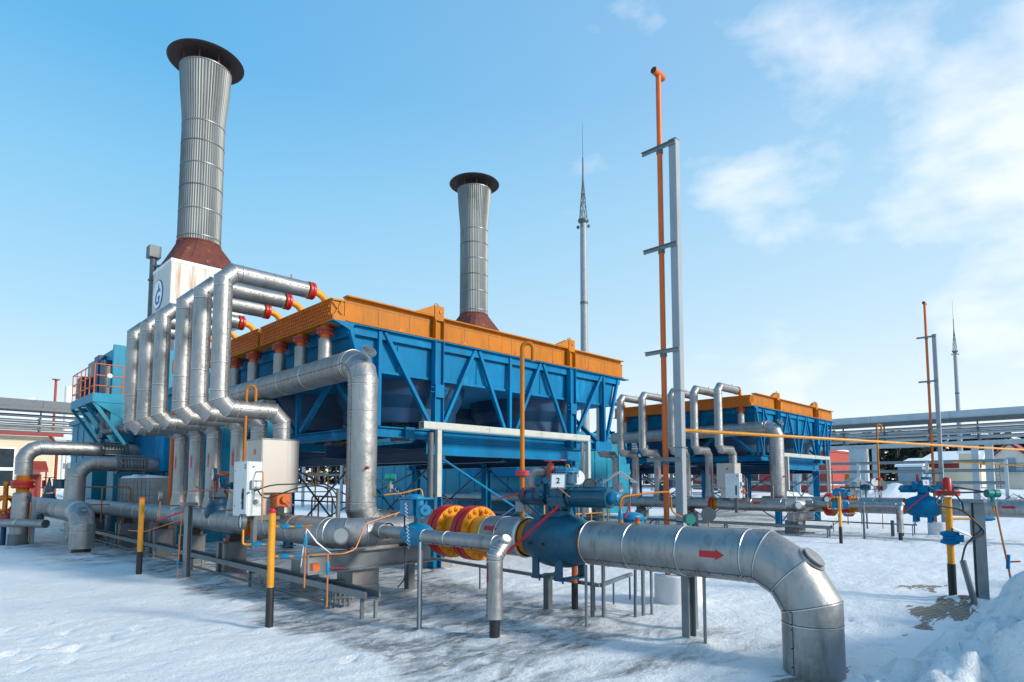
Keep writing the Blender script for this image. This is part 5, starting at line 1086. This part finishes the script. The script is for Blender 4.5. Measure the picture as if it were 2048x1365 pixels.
# ------------------------------------------------------------ compressor enclosures
def enclosure(ox, oy, label, num, tower):
    t = thing('compressor_enclosure', label, 'enclosure', (ox, oy, 0), 'turquoise compressor enclosures'); W_, D_ = (3.4, 15.0) if tower else (9.0, 16.5)
    b = B(); b.box((ox, oy, -.05), (ox+W_, oy+D_, 4.3), CYAN); b.box((ox-.12, oy-.12, 4.3), (ox+W_+.12, oy+D_+.12, 4.5), CYAN)
    for k in range(1, 8): x = ox+k*W_/8; b.box((x-.03, oy-.03, .1), (x+.03, oy-.002, 4.28), CYAN)
    for k in range(1, 12): y = oy+k*1.25; b.box((ox-.03, y-.03, .1), (ox-.002, y+.03, 4.28), CYAN)
    for z in (1.4, 2.9): b.box((ox-.025, oy+.1, z), (ox-.003, oy+D_, z+.05), CYAN); b.box((ox+.05, oy-.025, z), (ox+W_, oy-.003, z+.05), CYAN)
    b.build('wall', t)
    for x in (ox+1.2, ox+2.6) if not tower else (ox+.5,):
        b = B(); b.box((x, oy-.07, .5), (x+1.25, oy-.031, 2.75), CYAN); d = b.build('door', t, .01)
        b = B(); b.box((x+1.05, oy-.10, 1.5), (x+1.10, oy-.07, 1.75), STEELD)
        for z in (.9, 1.6, 2.4): b.disc((x+.06, oy-.08, z), (0,0,1), .02, .14, DBLUE, 8)
        b.build('hinge_and_handle', d)
    b = B(); b.box((ox-.32, oy+.25, 2.05), (ox-.03, oy+4.2, 3.2), BLUE); b.box((ox-.40, oy+.2, 3.2), (ox-.03, oy+4.3, 3.3), CYAN); b.build('intake_casing', t, .02)
    if tower:
        x0, y0 = ox-.95, oy+3.2
        b = B(); vs = [(x0, y0, 3.0), (x0+4.4, y0, 3.0), (x0+4.4, y0+4, 3.0), (x0, y0+4, 3.0), (x0, y0, 6.0), (x0+4.4, y0, 6.35), (x0+4.4, y0+4, 6.35), (x0, y0+4, 6.0)]
        b.add(vs, [(3,2,1,0),(4,5,6,7),(0,1,5,4),(1,2,6,5),(2,3,7,6),(3,0,4,7)], CYAN)
        b.box((x0-.28, y0+.3, 3.1), (x0, y0+.7, 5.6), DBLUE); b.box((x0-.22, y0+1.3, 4.0), (x0, y0+1.9, 5.9), DBLUE); b.box((x0-.10, y0-.06, 3.0), (x0+.25, y0+.0, 6.05), CYAN); b.box((x0-.45, y0+2.4, 4.6), (x0, y0+3.2, 5.3), DBLUE); b.build('intake_tower', t, .02)
        for yq in (.1, 3.0):
            b = B(); b.box((x0+.1, y0+yq, -.05), (x0+.9, y0+yq+.8, 3.0), CYAN); b.build('tower_leg', t)
        b = B(); b.box((ox+1.6, oy+2.2, 4.5), (ox+3.2, oy+8, 5.4), CYAN); b.build('roof_unit', t, .02)
    return t
e1 = enclosure(5.75, 19.2, 'turquoise compressor enclosure with intake tower behind the near riser pipes', '2', True)
e2 = enclosure(22.0, 21.1, 'turquoise compressor enclosure with double doors seen under the near cooler', '1', False)
text('numeral', '2', .40, (6.88, 19.16, 2.62), (1,0,0), (0,0,1), YEL, e1, .004, .006)
text('numeral', '1', .45, (22.65, 21.05, 2.75), (1,0,0), (0,0,1), YEL, e2, .004, .006)
# platform with railing and braces
t = thing('service_platform', 'turquoise service platform with orange railings high on the left of the enclosure', 'platform', (4.0, 21, 4.2))
x0, x1, y0, y1, z = 3.98, 4.80, 20.95, 24.0, 4.20
b = B(); b.box((x0, y0, z-.03), (x1, y1, z), CYAN); b.box((x0-.03, y0, z-.16), (x0, y1, z+.10), CYAN); b.box((x0-.03, y0-.03, z-.16), (x1, y0, z+.10), CYAN)
b.add([(x0, y0-.01, z-.16), (x1, y0-.01, z-.16), (x1, y0-.01, z-.65), (x0, y0+.05, z-.16), (x1, y0+.05, z-.16), (x1, y0+.05, z-.65)], [(0,2,1),(3,4,5),(0,3,5,2),(2,5,4,1)], CYAN); b.build('deck', t)
for y in (21.0, 22.0, 23.0, 23.95):
    b = B(); b.bar((x0, y, z-.12), (x1+.02, y, z-1.35), .07, .09, CYAN); b.bar((x0+.1, y, z-.2), (x1, y, z-.1), .05, .07, CYAN); b.build('brace', t)
b = B(); up = V((0,0,1)); R_ = [V((x1-.1, y0, z)), V((x0, y0, z)), V((x0, y1, z)), V((x1-.1, y1, z))]
for h_ in (.95, .62, .32): b.tube(bend([p+up*h_ for p in R_], .1), .017, ORANGE2, 6)
b.build('railing', t)
for p in [V((x1-.1,y0,z)), V((x0+.35,y0,z)), V((x0,y0,z))]+[V((x0, y0+(y1-y0)*k/5, z)) for k in range(1,6)]+[V((x1-.1,y1,z))]:
    b = B(); b.tube([p, p+up*.95], .016, ORANGE2, 6); b.build('baluster', t)
b = B(); b.tube([(x0+.35, y0-.05, z+.3), (x0+.35, y0-.05, z+.55)], .02, CYAN, 6); b.sphere((x0+.36, y0-.05, z+.62), .075, WHITE, 10, (1,.6,1)); b.build('lamp', t)
b = B(); b.clad([(4.47, 21.9, 5.25), (4.47, 21.9, 3.25), (4.75, 21.0, 3.30), (5.7, 20.4, 3.4)], .11, .22, m=STEELD, n=20, bands=False)
for k in range(6): b.lathe([(.11,-.03),(.135,0),(.11,.03)], (4.62+k*.05, 21.35-k*.09, 3.27+.008*k), (.4,-1,.05), STEEL, 16)
o = b.build('air_duct', None, 0, (4.25, 20.7, 3)); tag(o, 'grey air duct bending down beside the turquoise service platform', 'duct')
for i, (x, y, z0, z1) in enumerate(((4.85, 20.4, 2.8, 3.4), (5.02, 20.3, 2.8, 3.35), (5.55, 18.9, 2.65, 3.35), (5.6, 18.7, 2.3, 3.0))):
    pass
# ------------------------------------------------------------ exhaust stacks
def stack(ox, label, logo):
    oy = 30.0; t = thing('exhaust_stack', label, 'stack', (ox, oy, 0), 'fluted zinc exhaust stacks with dark caps')
    b = B(); b.box((ox-1.55, oy-1.5, 8.85), (ox+1.55, oy+1.5, 11.30), BOXM)
    b.box((ox-1.57, oy-1.52, 11.16), (ox+1.57, oy+1.52, 11.32), WHITEC); b.build('casing', t, .02)
    b = B(); b.box((ox-1.2, oy-1.15, 4.4), (ox+1.2, oy+1.15, 8.85), STEELP); b.build('duct', t)
    n_ = 32; r = .90; z0, z1 = 11.32, 12.68; b = B(); vs = []
    sq = []
    for k in range(n_):
        a = 2*math.pi*(k+.5)/n_; c, s_ = math.cos(a), math.sin(a); q = 1.50/max(abs(c), abs(s_)); sq.append((ox+c*q, oy+s_*q, z0))
    b.add(sq+[(ox+r*math.cos(2*math.pi*(k+.5)/n_), oy+r*math.sin(2*math.pi*(k+.5)/n_), z1) for k in range(n_)], [(k, (k+1)%n_, n_+(k+1)%n_, n_+k) for k in range(n_)], RUST)
    for k in range(22):
        for e, dx, dy in ((-1.5,0,1),): b.disc((ox-1.4+k*.13, oy-1.5, z0+.05), (0,-1,0), .02, .02, RUST, 6)
    b.lathe([(.93,0),(.95,.02),(.95,.07),(.93,.09)], (ox, oy, z1-.06), (0,0,1), RUST, 32)
    b.build('cone_base', t)
    b = B(); n2 = 168
    prof = [(.90, 12.68), (.90, 18.35), (.93, 18.9), (1.02, 19.9), (1.10, 21.1)]
    for (ra, za), (rb, zb) in zip(prof[:-1], prof[1:]):
        vs = []
        for rr, zz in ((ra, za), (rb, zb)):
            for k in range(n2):
                a = 2*math.pi*k/n2; q = rr*(1+(.020 if k % 3 == 0 else (-.004 if k % 3 == 1 else -.008))); vs.append((ox+q*math.cos(a), oy+q*math.sin(a), zz))
        b.add(vs, [(k, (k+1)%n2, n2+(k+1)%n2, n2+k) for k in range(n2)], STACK)
    for z in (12.9, 14.15, 15.25, 16.3, 17.35, 18.3): b.lathe([(.905,-.03),(.928,-.02),(.928,.02),(.905,.03)], (ox, oy, z), (0,0,1), STEELD if int(z) % 2 else STEEL, 48)
    b.lathe([(1.10,0),(1.125,.01),(1.125,.06),(1.04,.06)], (ox, oy, 21.06), (0,0,1), STEEL, 48); b.build('shaft', t)
    b = B(); b.lathe([(.001, .22), (.9, .20), (1.62, .05), (1.66, 0), (1.60, -.04), (.9, .05), (.001, .06)], (ox, oy, 21.55), (0,0,1), CAPM, 48); c = b.build('rain_cap', t)
    for k in range(8):
        a = k*math.pi/4+.2; b = B(); b.tube([(ox+1.05*math.cos(a), oy+1.05*math.sin(a), 20.95), (ox+1.05*math.cos(a), oy+1.05*math.sin(a), 21.6)], .03, RUST, 6); b.build('strut', c)
    if logo:
        x = ox-1.55; cy, cz = oy+.15, 10.05
        b = B(); b.disc((x-.0, cy, cz), (-1,0,0), .66, .03, LOGOB, 36); b.disc((x-.03, cy, cz), (-1,0,0), .62, .012, WHITE, 36); lg = b.build('logo_disc', t)
        text('logo_letter', 'G', .95, (x-.05, cy+.02, cz-.16), (0,-1,0), (0,0,1), LOGOB, lg, .006, .012, .25)
        fl = [(.02,.05),(-.06,.18),(-.04,.34),(.05,.50),(.04,.36),(.12,.24),(.10,.10)]; b = B()
        b.add([(x-.046, cy-.14-u*1.1, cz+.02+v*1.05) for u, v in fl], [tuple(range(len(fl)))], LOGOB); b.build('logo_flame', lg)
        b = B(); b.box((x-.05, oy+.0, 8.65), (x+.0, oy+.22, 9.15), YEL); b.build('yellow_plate', t)
        b = B(); b.tube(arc((ox-1.0, oy-.6, 12.62), (1,0,0), (0,0,1), .12, 0, 6.2, 12), .02, RUST, 6); b.build('lifting_eye', t)
    return t
stack(9.50, 'tallest fluted zinc exhaust stack with dark cap at the left, above a white logo box', True); stack(26.45, 'second fluted zinc exhaust stack rising behind the middle of the near cooler', False)
p = at(305, 560, Y=31.2); t = thing('breather_pipe', 'slim grey vertical pipe with box head beside the stack casing', 'pipe', (p.x, p.y, 0))
b = B(); b.tube([(p.x, p.y, 5.5), (p.x, p.y, 12.0)], .14, STEELD, 14); b.lathe([(.14,0),(.19,.02),(.19,.08),(.14,.1)], (p.x, p.y, 10.9), (0,0,1), STEELD, 16); b.build('pipe', t); b = B(); b.cbox((p.x, p.y, 12.25), (.5,.5,.55), STEELD); b.build('head', t, .02); b = B(); b.bar((p.x, p.y-.1, 11.6), (p.x+.9, p.y-.9, 11.6), .12, .10, STEELD); b.build('bracket', t)
# ------------------------------------------------------------ lightning masts
def mast(u, v_top, f, label, sc=1.):
    g = EYE + FW*f + RT*((u-U0)/FPX*f); x, y = g.x, g.y; t = thing('lightning_mast', label, 'mast', (x, y, 0), 'concrete lightning masts')
    b = B(); b.lathe([(.36,0),(.25,22.0),(.25,22.01),(.001,22.01)], (x, y, 0), (0,0,1), STEELP, 20); b.lathe([(.30,15.5),(.31,15.55),(.31,15.65),(.30,15.7)], (x, y, 0), (0,0,1), STEELD, 20)
    for k in range(12): b.disc(V((x, y, 11+k*.9))-FW*(.29), -FW, .03, .02, SEAM, 6)
    b.build('shaft', t)
    b = B(); b.lathe([(.24,0),(.38,.2),(.42,.2),(.42,.35),(.001,.35)], (x, y, 21.9), (0,0,1), STEELD, 16)
    for k in range(4): a = k*math.pi/2+.5; b.cbox((x+.42*math.cos(a), y+.42*math.sin(a), 21.7), (.16,.16,.2), STEELD)
    b.build('head', t)
    b = B(); c4 = [(.30*math.cos(k*math.pi/2+.4), .30*math.sin(k*math.pi/2+.4)) for k in range(4)]
    lv = [(1.0, 22.2), (.82, 23.0), (.62, 23.7), (.42, 24.4), (.22, 25.1), (.15, 25.6)]
    for (sa, za), (sb, zb) in zip(lv[:-1], lv[1:]):
        for k in range(4):
            p = c4[k]; q = c4[(k+1)%4]; b.bar((x+p[0]*sa, y+p[1]*sa, za), (x+p[0]*sb, y+p[1]*sb, zb), .05, .05, STEELD); b.bar((x+p[0]*sa, y+p[1]*sa, za), (x+q[0]*sb, y+q[1]*sb, zb), .035, .035, STEELD); b.bar((x+p[0]*sb, y+p[1]*sb, zb), (x+q[0]*sb, y+q[1]*sb, zb), .03, .03, STEELD)
    b.build('lattice', t)
    b = B(); b.tube([(x, y, 25.4), (x, y, 27.3), (x, y, 27.31), (x, y, 30.2)], [.07,.05,.022,.012], STEELD, 6); b.build('rod', t)
    return t
mast(1171, 225, 47, 'concrete lightning mast with lattice top behind the near cooler, taller looking'); mast(1922, 590, 95, 'distant lightning mast with lattice top at the right edge')
# ------------------------------------------------------------ pipe racks
def rack(o, d, n, L0, z, label, cols, RM=None):
    RM = RM or RACKM
    o, d, n = V(o), V(d), V(n); t = thing('pipe_rack', label, 'pipe rack', o, 'grey elevated pipe racks'); e = o+d*L0
    b = B(); k_ = 12
    for q in range(k_): b.bar(o+d*(L0*q/k_+.01)+V((0,0,z[0]-.3)), o+d*(L0*(q+1)/k_-.01)+V((0,0,z[0]-.3)), 1.6, .58, RM)
    b.bar(o+V((0,0,z[0]-.72)), e+V((0,0,z[0]-.72)), 1.9, .22, STEELD); b.build('roof_duct', t)
    PMT = STEEL if RM is STEELD else RACKM
    for i, zz in enumerate(z[1:]):
        b = B(); b.tube([o+n*(.25*(i%2))+V((0,0,zz)), e+n*(.25*(i%2))+V((0,0,zz))], .10 if i % 2 == 0 else .13, PMT, 10); b.tube([o+n*.9+V((0,0,zz+.12)), e+n*.9+V((0,0,zz+.12))], .09, RACKM, 8); b.build('rack_pipe', t)
    b = B(); zb = z[-1]-.45; b.bar(o+V((0,0,zb)), e+V((0,0,zb)), .2, .30, RACKM); b.bar(o+n*1.2+V((0,0,zb)), e+n*1.2+V((0,0,zb)), .2, .30, RACKM); b.build('lower_beam', t)
    m_ = int(L0/3.2)
    for k in range(m_+1):
        b = B(); p = o+d*(L0*k/m_); b.bar(p+V((0,0,zb)), p+V((0,0,z[0]-.8)), .10, .10, STEELD, d)
        for zz in z[1:]: b.bar(p-n*.2+V((0,0,zz-.13)), p+n*1.2+V((0,0,zz-.13)), .08, .06, STEELD)
        b.build('hanger', t)
    for s_, wd in cols:
        p = o+d*s_+n*.3; b = B(); b.bar(p+V((0,0,-.1)), p+V((0,0,zb-.15)), wd, wd, RACKM, d); b.build('column', t)
    return t
rack((60, 44, 0), (0,-1,0), (1,0,0), 68, (7.45, 6.25, 5.98, 5.68, 5.35), 'long roofed grey pipe rack crossing the background at the right', [(6, .4), (14, .4), (21.5, .4), (23.0, .55), (27, 1.25), (28.3, .42), (35.3, .42), (36.2, .5), (40.0, .45), (46, .5), (52, .5), (58, .5)])
rack((-22, 60, 0), (1,0,0), (0,1,0), 40, (8.1, 6.9, 6.5, 6.15, 5.75), 'roofed grey pipe rack above the cream building at the left', [(4, .4), (13, .4), (32, .4)], STEELD)
def low_rack(pts, zs, label, r=.09, step=4, wd=.16):
    a, c = V(pts[0]), V(pts[1]); t = thing('low_pipe_rack', label, 'pipe rack', a, 'low grey pipe racks in the yard'); d = (c-a).normalized(); n_ = d.cross(V((0,0,1)))
    for z in zs: b = B(); b.tube([a+V((0,0,z)), c+V((0,0,z))], r, STEEL, 8); b.build('rack_pipe', t)
    k = int((c-a).length/step)
    for q in range(k+1): p = a+d*(q*step); b = B(); b.bar(p+V((0,0,-.1)), p+V((0,0,max(zs)+.05)), wd, wd, RACKM, d); b.build('column', t)
    return t
low_rack([(53, 24, 0), (53, 6, 0)], (3.25, 2.6, 1.75), 'low rack of grey rails beneath the right pipe rack', .11, 4.5, .2)
low_rack([(38, 33, 0), (38, 17, 0)], (3.2, 2.6, 2.0, 1.5), 'low rack of pale pipes seen between the two coolers', .10, 4)
low_rack([(29, 38, 0), (34, 31, 0)], (3.6, 3.2, 2.6), 'low rack of grey pipes seen left of the second cooler', .12, 3)
low_rack([(20, 46, 0), (26, 30, 0)], (3.9, 3.55, 2.3), 'sloping grey rails seen under the near cooler beside the trees', .08, 3.5)
# ------------------------------------------------------------ buildings
def windows(t, x, y, z, w_, h_, ax, m=GLASS, fr=WHITE):
    b = B(); 
    if ax == 'x': b.box((x, y-.06, z), (x+w_, y+.02, z+h_), fr); f = b.build('window', t); b = B(); b.box((x+.08, y-.075, z+.08), (x+w_/2-.05, y-.061, z+h_*.42), m); b.box((x+w_/2+.05, y-.075, z+.08), (x+w_-.08, y-.061, z+h_*.42), m); b.box((x+.08, y-.075, z+h_*.5), (x+w_/2-.05, y-.061, z+h_-.08), m); b.box((x+w_/2+.05, y-.075, z+h_*.5), (x+w_-.08, y-.061, z+h_-.08), m)
    else: b.box((x-.06, y, z), (x+.02, y+w_, z+h_), fr); f = b.build('window', t); b = B(); b.box((x-.075, y+.08, z+.08), (x-.061, y+w_-.08, z+h_-.08), m)
    b.build('pane', f)
t = thing('cream_building', 'cream sided building with dark red eaves and canopied door at the left edge', 'building', (0, 52, 0))
b = B(); b.box((-14, 52, -.2), (7.75, 58, 4.85), CREAM)
for k in range(22): b.box((-13.9, 51.985, .2+k*.21), (7.74, 51.999, .215+k*.21), BOXM)
b.build('wall', t)
b = B(); b.add([(-14.4, 51.4, 4.95), (8.15, 51.4, 4.95), (8.15, 58, 5.25), (-14.4, 58, 5.25), (-14.4, 51.4, 5.05), (8.15, 51.4, 5.05), (8.15, 58, 5.35), (-14.4, 58, 5.35)], [(3,2,1,0),(4,5,6,7),(0,1,5,4),(1,2,6,5),(2,3,7,6),(3,0,4,7)], SNOWP)
b.build('snowy_roof', t); b = B(); b.box((-14.4, 51.36, 4.85), (8.15, 51.46, 5.08), REDROOF); b.tube(bend([(7.4, 51.4, 4.9), (7.9, 51.8, 4.3), (7.9, 51.9, 0)], .2), .09, REDROOF, 8); b.build('eaves_trim', t)
windows(t, 3.62, 52, 1.45, 2.1, 2.6, 'x'); windows(t, -.5, 52, 1.45, 2.1, 2.6, 'x')
b = B(); b.box((6.50, 51.93, 0), (7.15, 52.02, 2.3), REDROOF); b.box((6.6, 51.90, 1.5), (6.8, 51.93, 1.9), DIAL); b.build('door', t)
b = B(); b.add([(6.3,51.9,3.2),(7.35,51.9,3.2),(7.35,50.8,2.6),(6.1,50.8,2.6),(6.3,51.9,3.05),(7.35,51.9,3.05),(7.35,50.8,2.45),(6.1,50.8,2.45)], [(0,1,2,3),(7,6,5,4),(0,3,7,4),(1,0,4,5),(2,1,5,6),(3,2,6,7)], REDROOF); b.tube([(7.25, 50.9, 0), (7.25, 50.9, 2.5)], .05, REDROOF, 8); b.build('porch', t)
t = thing('hall', 'distant white roofed hall behind the left pipe rack', 'building', (0, 95, 0)); b = B(); b.box((-30, 95, -.2), (15, 115, 8.5), CREAM); b.build('wall', t); b = B(); vs = [(-31,94,8.5),(16,94,8.5),(16,105,12.4),(-31,105,12.4),(-31,116,8.5),(16,116,8.5)]; b.add(vs, [(0,1,2,3),(3,2,5,4),(0,3,4),(1,5,2)], SNOWP); b.build('snowy_roof', t)
b = B(); b.add([(10.2,103,12.3),(13,103,13.2),(13,106,13.2),(10.2,106,12.3),(10.2,103,11.8),(13,103,11.8),(13,106,11.8),(10.2,106,11.8)], [(0,1,2,3),(0,4,5,1),(1,5,6,2),(2,6,7,3),(3,7,4,0)], RACKM); b.build('roof_vent', t)
t = thing('chimney', 'thin red chimney beside a white round vessel behind the left rack', 'chimney', (17, 90, 0)); p = at(110, 800, Y=88); b = B(); b.tube([(p.x, 88, 3), (p.x, 88, 13.7)], .13, REDB, 8); b.disc((p.x, 88, 13.7), (0,0,1), .4, .1, REDB, 12); b.build('flue', t); b = B(); b.disc((p.x+1.3, 88, -.1), (0,0,1), .42, 13.2, WHITEC, 20); b.build('vessel', t)
t = thing('shed', 'small cream and white shed between cream building and concrete plinth', 'building', (12, 58, 0)); b = B(); b.box((10.2, 58, -.2), (14.5, 62, 2.9), CREAM); b.build('wall', t); b = B(); b.box((9.9, 57.6, 2.9), (14.8, 62, 3.35), SNOWP); b.build('snowy_roof', t); windows(t, 10.8, 58, 1.2, 1.6, 1.0, 'x')
t = thing('red_brick_building', 'red brick building behind the far cooler', 'building', (72, 20, 0)); b = B(); b.box((72, 23.5, -.2), (81, 42, 5.2), REDW); b.box((71.9, 23.4, 5.2), (81.1, 42.1, 5.4), REDW)
for z in (1.5, 3.0): b.box((71.97, 23.5, z), (72, 42, z+.12), BOXM); b.box((72, 23.47, z), (81, 23.5, z+.12), BOXM)
b.build('wall', t); b = B(); b.box((71.8, 23.3, 5.4), (81.2, 42.2, 5.55), SNOWP); b.build('snowy_roof', t)
for y in (25, 28, 31, 34): windows(t, 72, y, 1.9, 1.2, 1.0, 'y')
b = B()
for q in (22.6, 25.2): b.tube(bend([(70.8, q, 0), (70.8, q, 3.3), (72, q, 3.3)], .1), .05, REDB, 6)
for z in (1.1, 2.2, 3.2): b.bar((70.8, 22.6, z), (70.8, 25.2, z), .05, .05, REDB)
b.build('ladder_frame', t)
b = B(); b.tube([(66, 19.6, -.1), (66, 19.6, 2.6)], .34, ORANGE, 14); b.tube([(66,19.6,-.1),(66,19.6,1.2)], .36, DBLUE, 14); o = b.build('bollard', None, 0, (66, 19.6, 0)); tag(o, 'short orange and blue post before the red brick building', 'bollard')
t = thing('gabled_house', 'white brick gabled house with upper door and balcony at the right edge', 'building', (90, 9.8, 0)); b = B(); y0, y1 = 7.6, 11.9
b.add([(90,y0,-.2),(90,y1,-.2),(90,y1,4.3),(90,9.8,6.2),(90,y0,4.3),(99,y0,-.2),(99,y1,-.2),(99,y1,4.3),(99,9.8,6.2),(99,y0,4.3)], [(4,3,2,1,0),(5,6,7,8,9),(1,2,7,6),(0,5,9,4)], LBRICK)
for k in range(20): b.box((89.98, y0, .1+k*.21), (89.999, y1, .118+k*.21), STEELP)
b.build('wall', t); b = B()
for s_, ye in ((-1, 7.2), (1, 12.3)): b.bar((89.8, 9.8+.0*s_, 6.28), (89.8, ye, 3.95), .2, .14, REDROOF, V((1,0,0))); b.add([(89.9, 9.8, 6.35), (89.9, ye, 4.0), (99.2, ye, 4.0), (99.2, 9.8, 6.35), (89.9, 9.8, 6.5), (89.9, ye, 4.15), (99.2, ye, 4.15), (99.2, 9.8, 6.5)], [(0,1,2,3),(4,5,6,7),(0,4,5,1),(1,5,6,2)], REDROOF if s_ < 0 else SNOWP)
b.build('roof', t); b = B(); b.box((89.9, 9.3, 3.1), (90, 10.05, 4.6), SLATE); b.build('door', t)
b = B(); b.box((88.8, 8.5, 3.0), (90, 10.6, 3.1), BLUE)
for z in (3.5, 3.95): b.bar((88.8, 8.5, z), (88.8, 10.6, z), .04, .04, STEELD)
for q in (8.5, 9.2, 9.9, 10.6): b.bar((88.8, q, 3.1), (88.8, q, 3.95), .04, .04, STEELD)
b.bar((88.9, 11.0, 0), (88.9, 11.0, 3.9), .05, .05, STEELD); b.bar((88.9, 10.65, 0), (88.9, 10.65, 3.9), .05, .05, STEELD)
for k in range(8): b.bar((88.9, 10.65, .5+k*.42), (88.9, 11.0, .5+k*.42), .04, .04, STEELD)
b.build('balcony', t)
t = thing('snow_roofed_building', 'low cream building under a thick snow roof beyond the right rack', 'building', (108, 21, 0)); b = B(); b.box((108, 15.0, -.2), (122, 22.0, 4.3), CREAM); b.box((107.9, 14.9, 3.9), (108, 22.1, 4.6), REDROOF); b.build('wall', t); b = B(); b.add([(107.4,14.6,4.6),(107.4,22.5,4.6),(114,21.6,6.1),(114,15.2,6.1),(107.4,14.6,5.0),(107.4,22.5,5.0),(114,21.6,6.6),(114,15.2,6.6),(122,14.6,4.6),(122,22.5,4.6)], [(0,4,5,1),(4,7,6,5),(1,5,6,2),(0,3,7,4),(7,8,9,6)], SNOWP); b.build('snowy_roof', t)
t = thing('shed', 'blue grey sheet shed left of the snow roofed building', 'building', (100, 25, 0)); b = B(); b.box((100, 20.4, -.2), (106, 23.3, 4.0), SLATE); b.build('wall', t); b = B(); b.add([(99.6,20.2,4.0),(99.6,23.6,4.0),(106,23.4,5.0),(106,20.2,5.0),(99.6,20.2,4.3),(99.6,23.6,4.3),(106,23.2,5.4),(106,20.2,5.4)], [(0,4,5,1),(4,7,6,5),(1,5,6,2),(0,3,7,4)], SNOWP); b.build('snowy_roof', t)
t = thing('cream_annex', 'narrow cream annex between the right rack columns', 'building', (84, 12.2, 0)); b = B(); b.box((84, 12.3, -.2), (88, 13.6, 5.0), CREAM); b.build('wall', t); b = B(); b.box((83.8, 12.2, 5.0), (88, 13.7, 5.3), SNOWP); b.build('snowy_roof', t)
def small_valve(x, y, label):
    t = thing('small_valve', label, 'valve', (x, y, 0)); b = B(); b.tube([(x, y, -.1), (x, y, 1.5)], .03, STEELD, 8); b.build('post', t)
    b = B(); b.lathe([(.001,-.18),(.10,-.16),(.14,0),(.10,.16),(.001,.18)], (x, y, 1.55), (0,1,0), VALVE, 16); b.tube([(x, y+.2, 1.55), (x, y+.9, 1.55)], .03, VALVE, 8); b.build('body', t, 0)
    b = B(); b.disc((x+.1, y-.5, 1.62), -FW, .20, .05, STEELD, 20); b.tube([(x+.1, y-.5, -.1), (x+.1, y-.5, 1.45)], .015, ORANGE, 6); b.build('gauge', t); return t
small_valve(26.2, 7.2, 'small dark blue valve and round gauge between the red flanges and the hooked vent')
def shrub(x, y, label):
    b = B(); rnd = random.Random(int(x*10))
    for k in range(26):
        a = rnd.uniform(0, 6.28); p = V((x+rnd.uniform(-1.5,1.5), y+rnd.uniform(-2.2,2.2), .2)); q = p+V((math.cos(a)*.7, math.sin(a)*.7, rnd.uniform(.3,.9))); b.tube([p, p.lerp(q,.5)+V((0,0,.12)), q], [.035,.022,.01], BARKD, 4); b.tube([p.lerp(q,.5)+V((0,0,.12)), q+V((rnd.uniform(-.5,.5), rnd.uniform(-.5,.5), rnd.uniform(-.2,.3)))], [.02,.008], BARKD, 4)
    o = b.build('bare_shrub', None, 0, (x, y, 0)); tag(o, label, 'shrub')
BARKD = mat('bare_twigs', (.07,.05,.045), .9)
shrub(52, 4.8, 'bare low shrub in the snow before the gabled house'); shrub(9.4, 47, 'bare low shrub by the gap left of the turquoise platform legs')
b = B(); b.tube([at(1905, 925, X=46), at(2100, 934, X=46)], .045, YEL, 6); o = b.build('gas_pipe', None, 0, at(1905, 925, X=46)); tag(o, 'distant thin yellow pipe passing before the gabled house', 'gas pipe')
# ------------------------------------------------------------ forest
def forest():
    NEEDLE = mat('pine_needles', (.018,.028,.022), .95, 0, .3, 1.5, spec=.1); BARK = mat('pine_bark', (.14,.11,.09), .9, 0, .35, 2)
    b = B(); rnd = random.Random(5)
    for k in range(760):
        u = rnd.uniform(420, 2250); f = rnd.uniform(135, 215); g = EYE+FW*f+RT*((u-U0)/FPX*f)
        base = V((g.x, g.y, 0)); h = rnd.uniform(12.0, 14.5)*f/150; lean = V((rnd.uniform(-.3,.3), rnd.uniform(-.3,.3), 0))
        b.tube([base, base+lean+V((0,0,h*.95))], [.17,.07], BARK, 5, cap=False)
        for q in range(30):
            t_ = rnd.uniform(.42 if f < 160 else .05, 1.0); z = h*t_; rr = 1.9*(1.08-t_)*rnd.uniform(.4, 1.25)+.3; a = rnd.uniform(0, 6.283)
            c = base+lean*t_+V((rr*math.cos(a), rr*math.sin(a), z)); s_ = rnd.uniform(.6,1.35); d1 = V((rnd.uniform(-1,1), rnd.uniform(-1,1), rnd.uniform(-.5,.5))).normalized()*s_; d2 = V((rnd.uniform(-1,1), rnd.uniform(-1,1), rnd.uniform(-.7,.5))).normalized()*s_
            b.add([c-d1, c+d2, c+d1*.9, c-d2*.8], [(0,1,2,3)], NEEDLE)
    o = b.build('forest'); tag(o, 'dark pine forest beyond the yard', 'forest', kind='stuff')
forest()
# snow left on the far cooler
def snowcap(x0, x1, y0, y1, z, h, label):
    n1_, n2_ = 40, 26; vs, fs = [], []
    for j in range(n2_+1):
        for i in range(n1_+1):
            u, v = i/n1_, j/n2_; x = x0+(x1-x0)*u; y = y0+(y1-y0)*v; e = min(1, min(u, 1-u, v, 1-v)*7); vs.append((x, y, z+h*math.sqrt(e)*(.55+.6*nz(x, y, .6, 8)+.45*max(0, nz(x, y, 1.3, 3)))))
    for j in range(n2_):
        for i in range(n1_): a = j*(n1_+1)+i; fs.append((a, a+1, a+n1_+2, a+n1_+1))
    b = B(); b.add(vs, fs, SNOWP, True); o = b.build('snow_cover', None, 0, (x0, y0, z)); tag(o, label, 'snow')
snowcap(22.6, 30.4, 9.95, 15.7, 4.92, .42, 'mound of snow lying on top of the far cooler'); snowcap(5.06, 5.66, 19.4, 22.4, 1.86, .16, 'small snow cap on the concrete plinth under the grey feed pipes')
for i_, (x, y, r_) in enumerate(((24.6, 19.6, .5),)): pass
#CLONES
for t_, lab, d_ in FAR:
    g_ = t_.get('group'); clone(t_, d_, lab, {'silver riser pipes of the near cooler': 'silver riser pipes of the far cooler'}.get(g_, g_))

for o in bpy.data.objects:
    if '_org' in o: del o['_org']
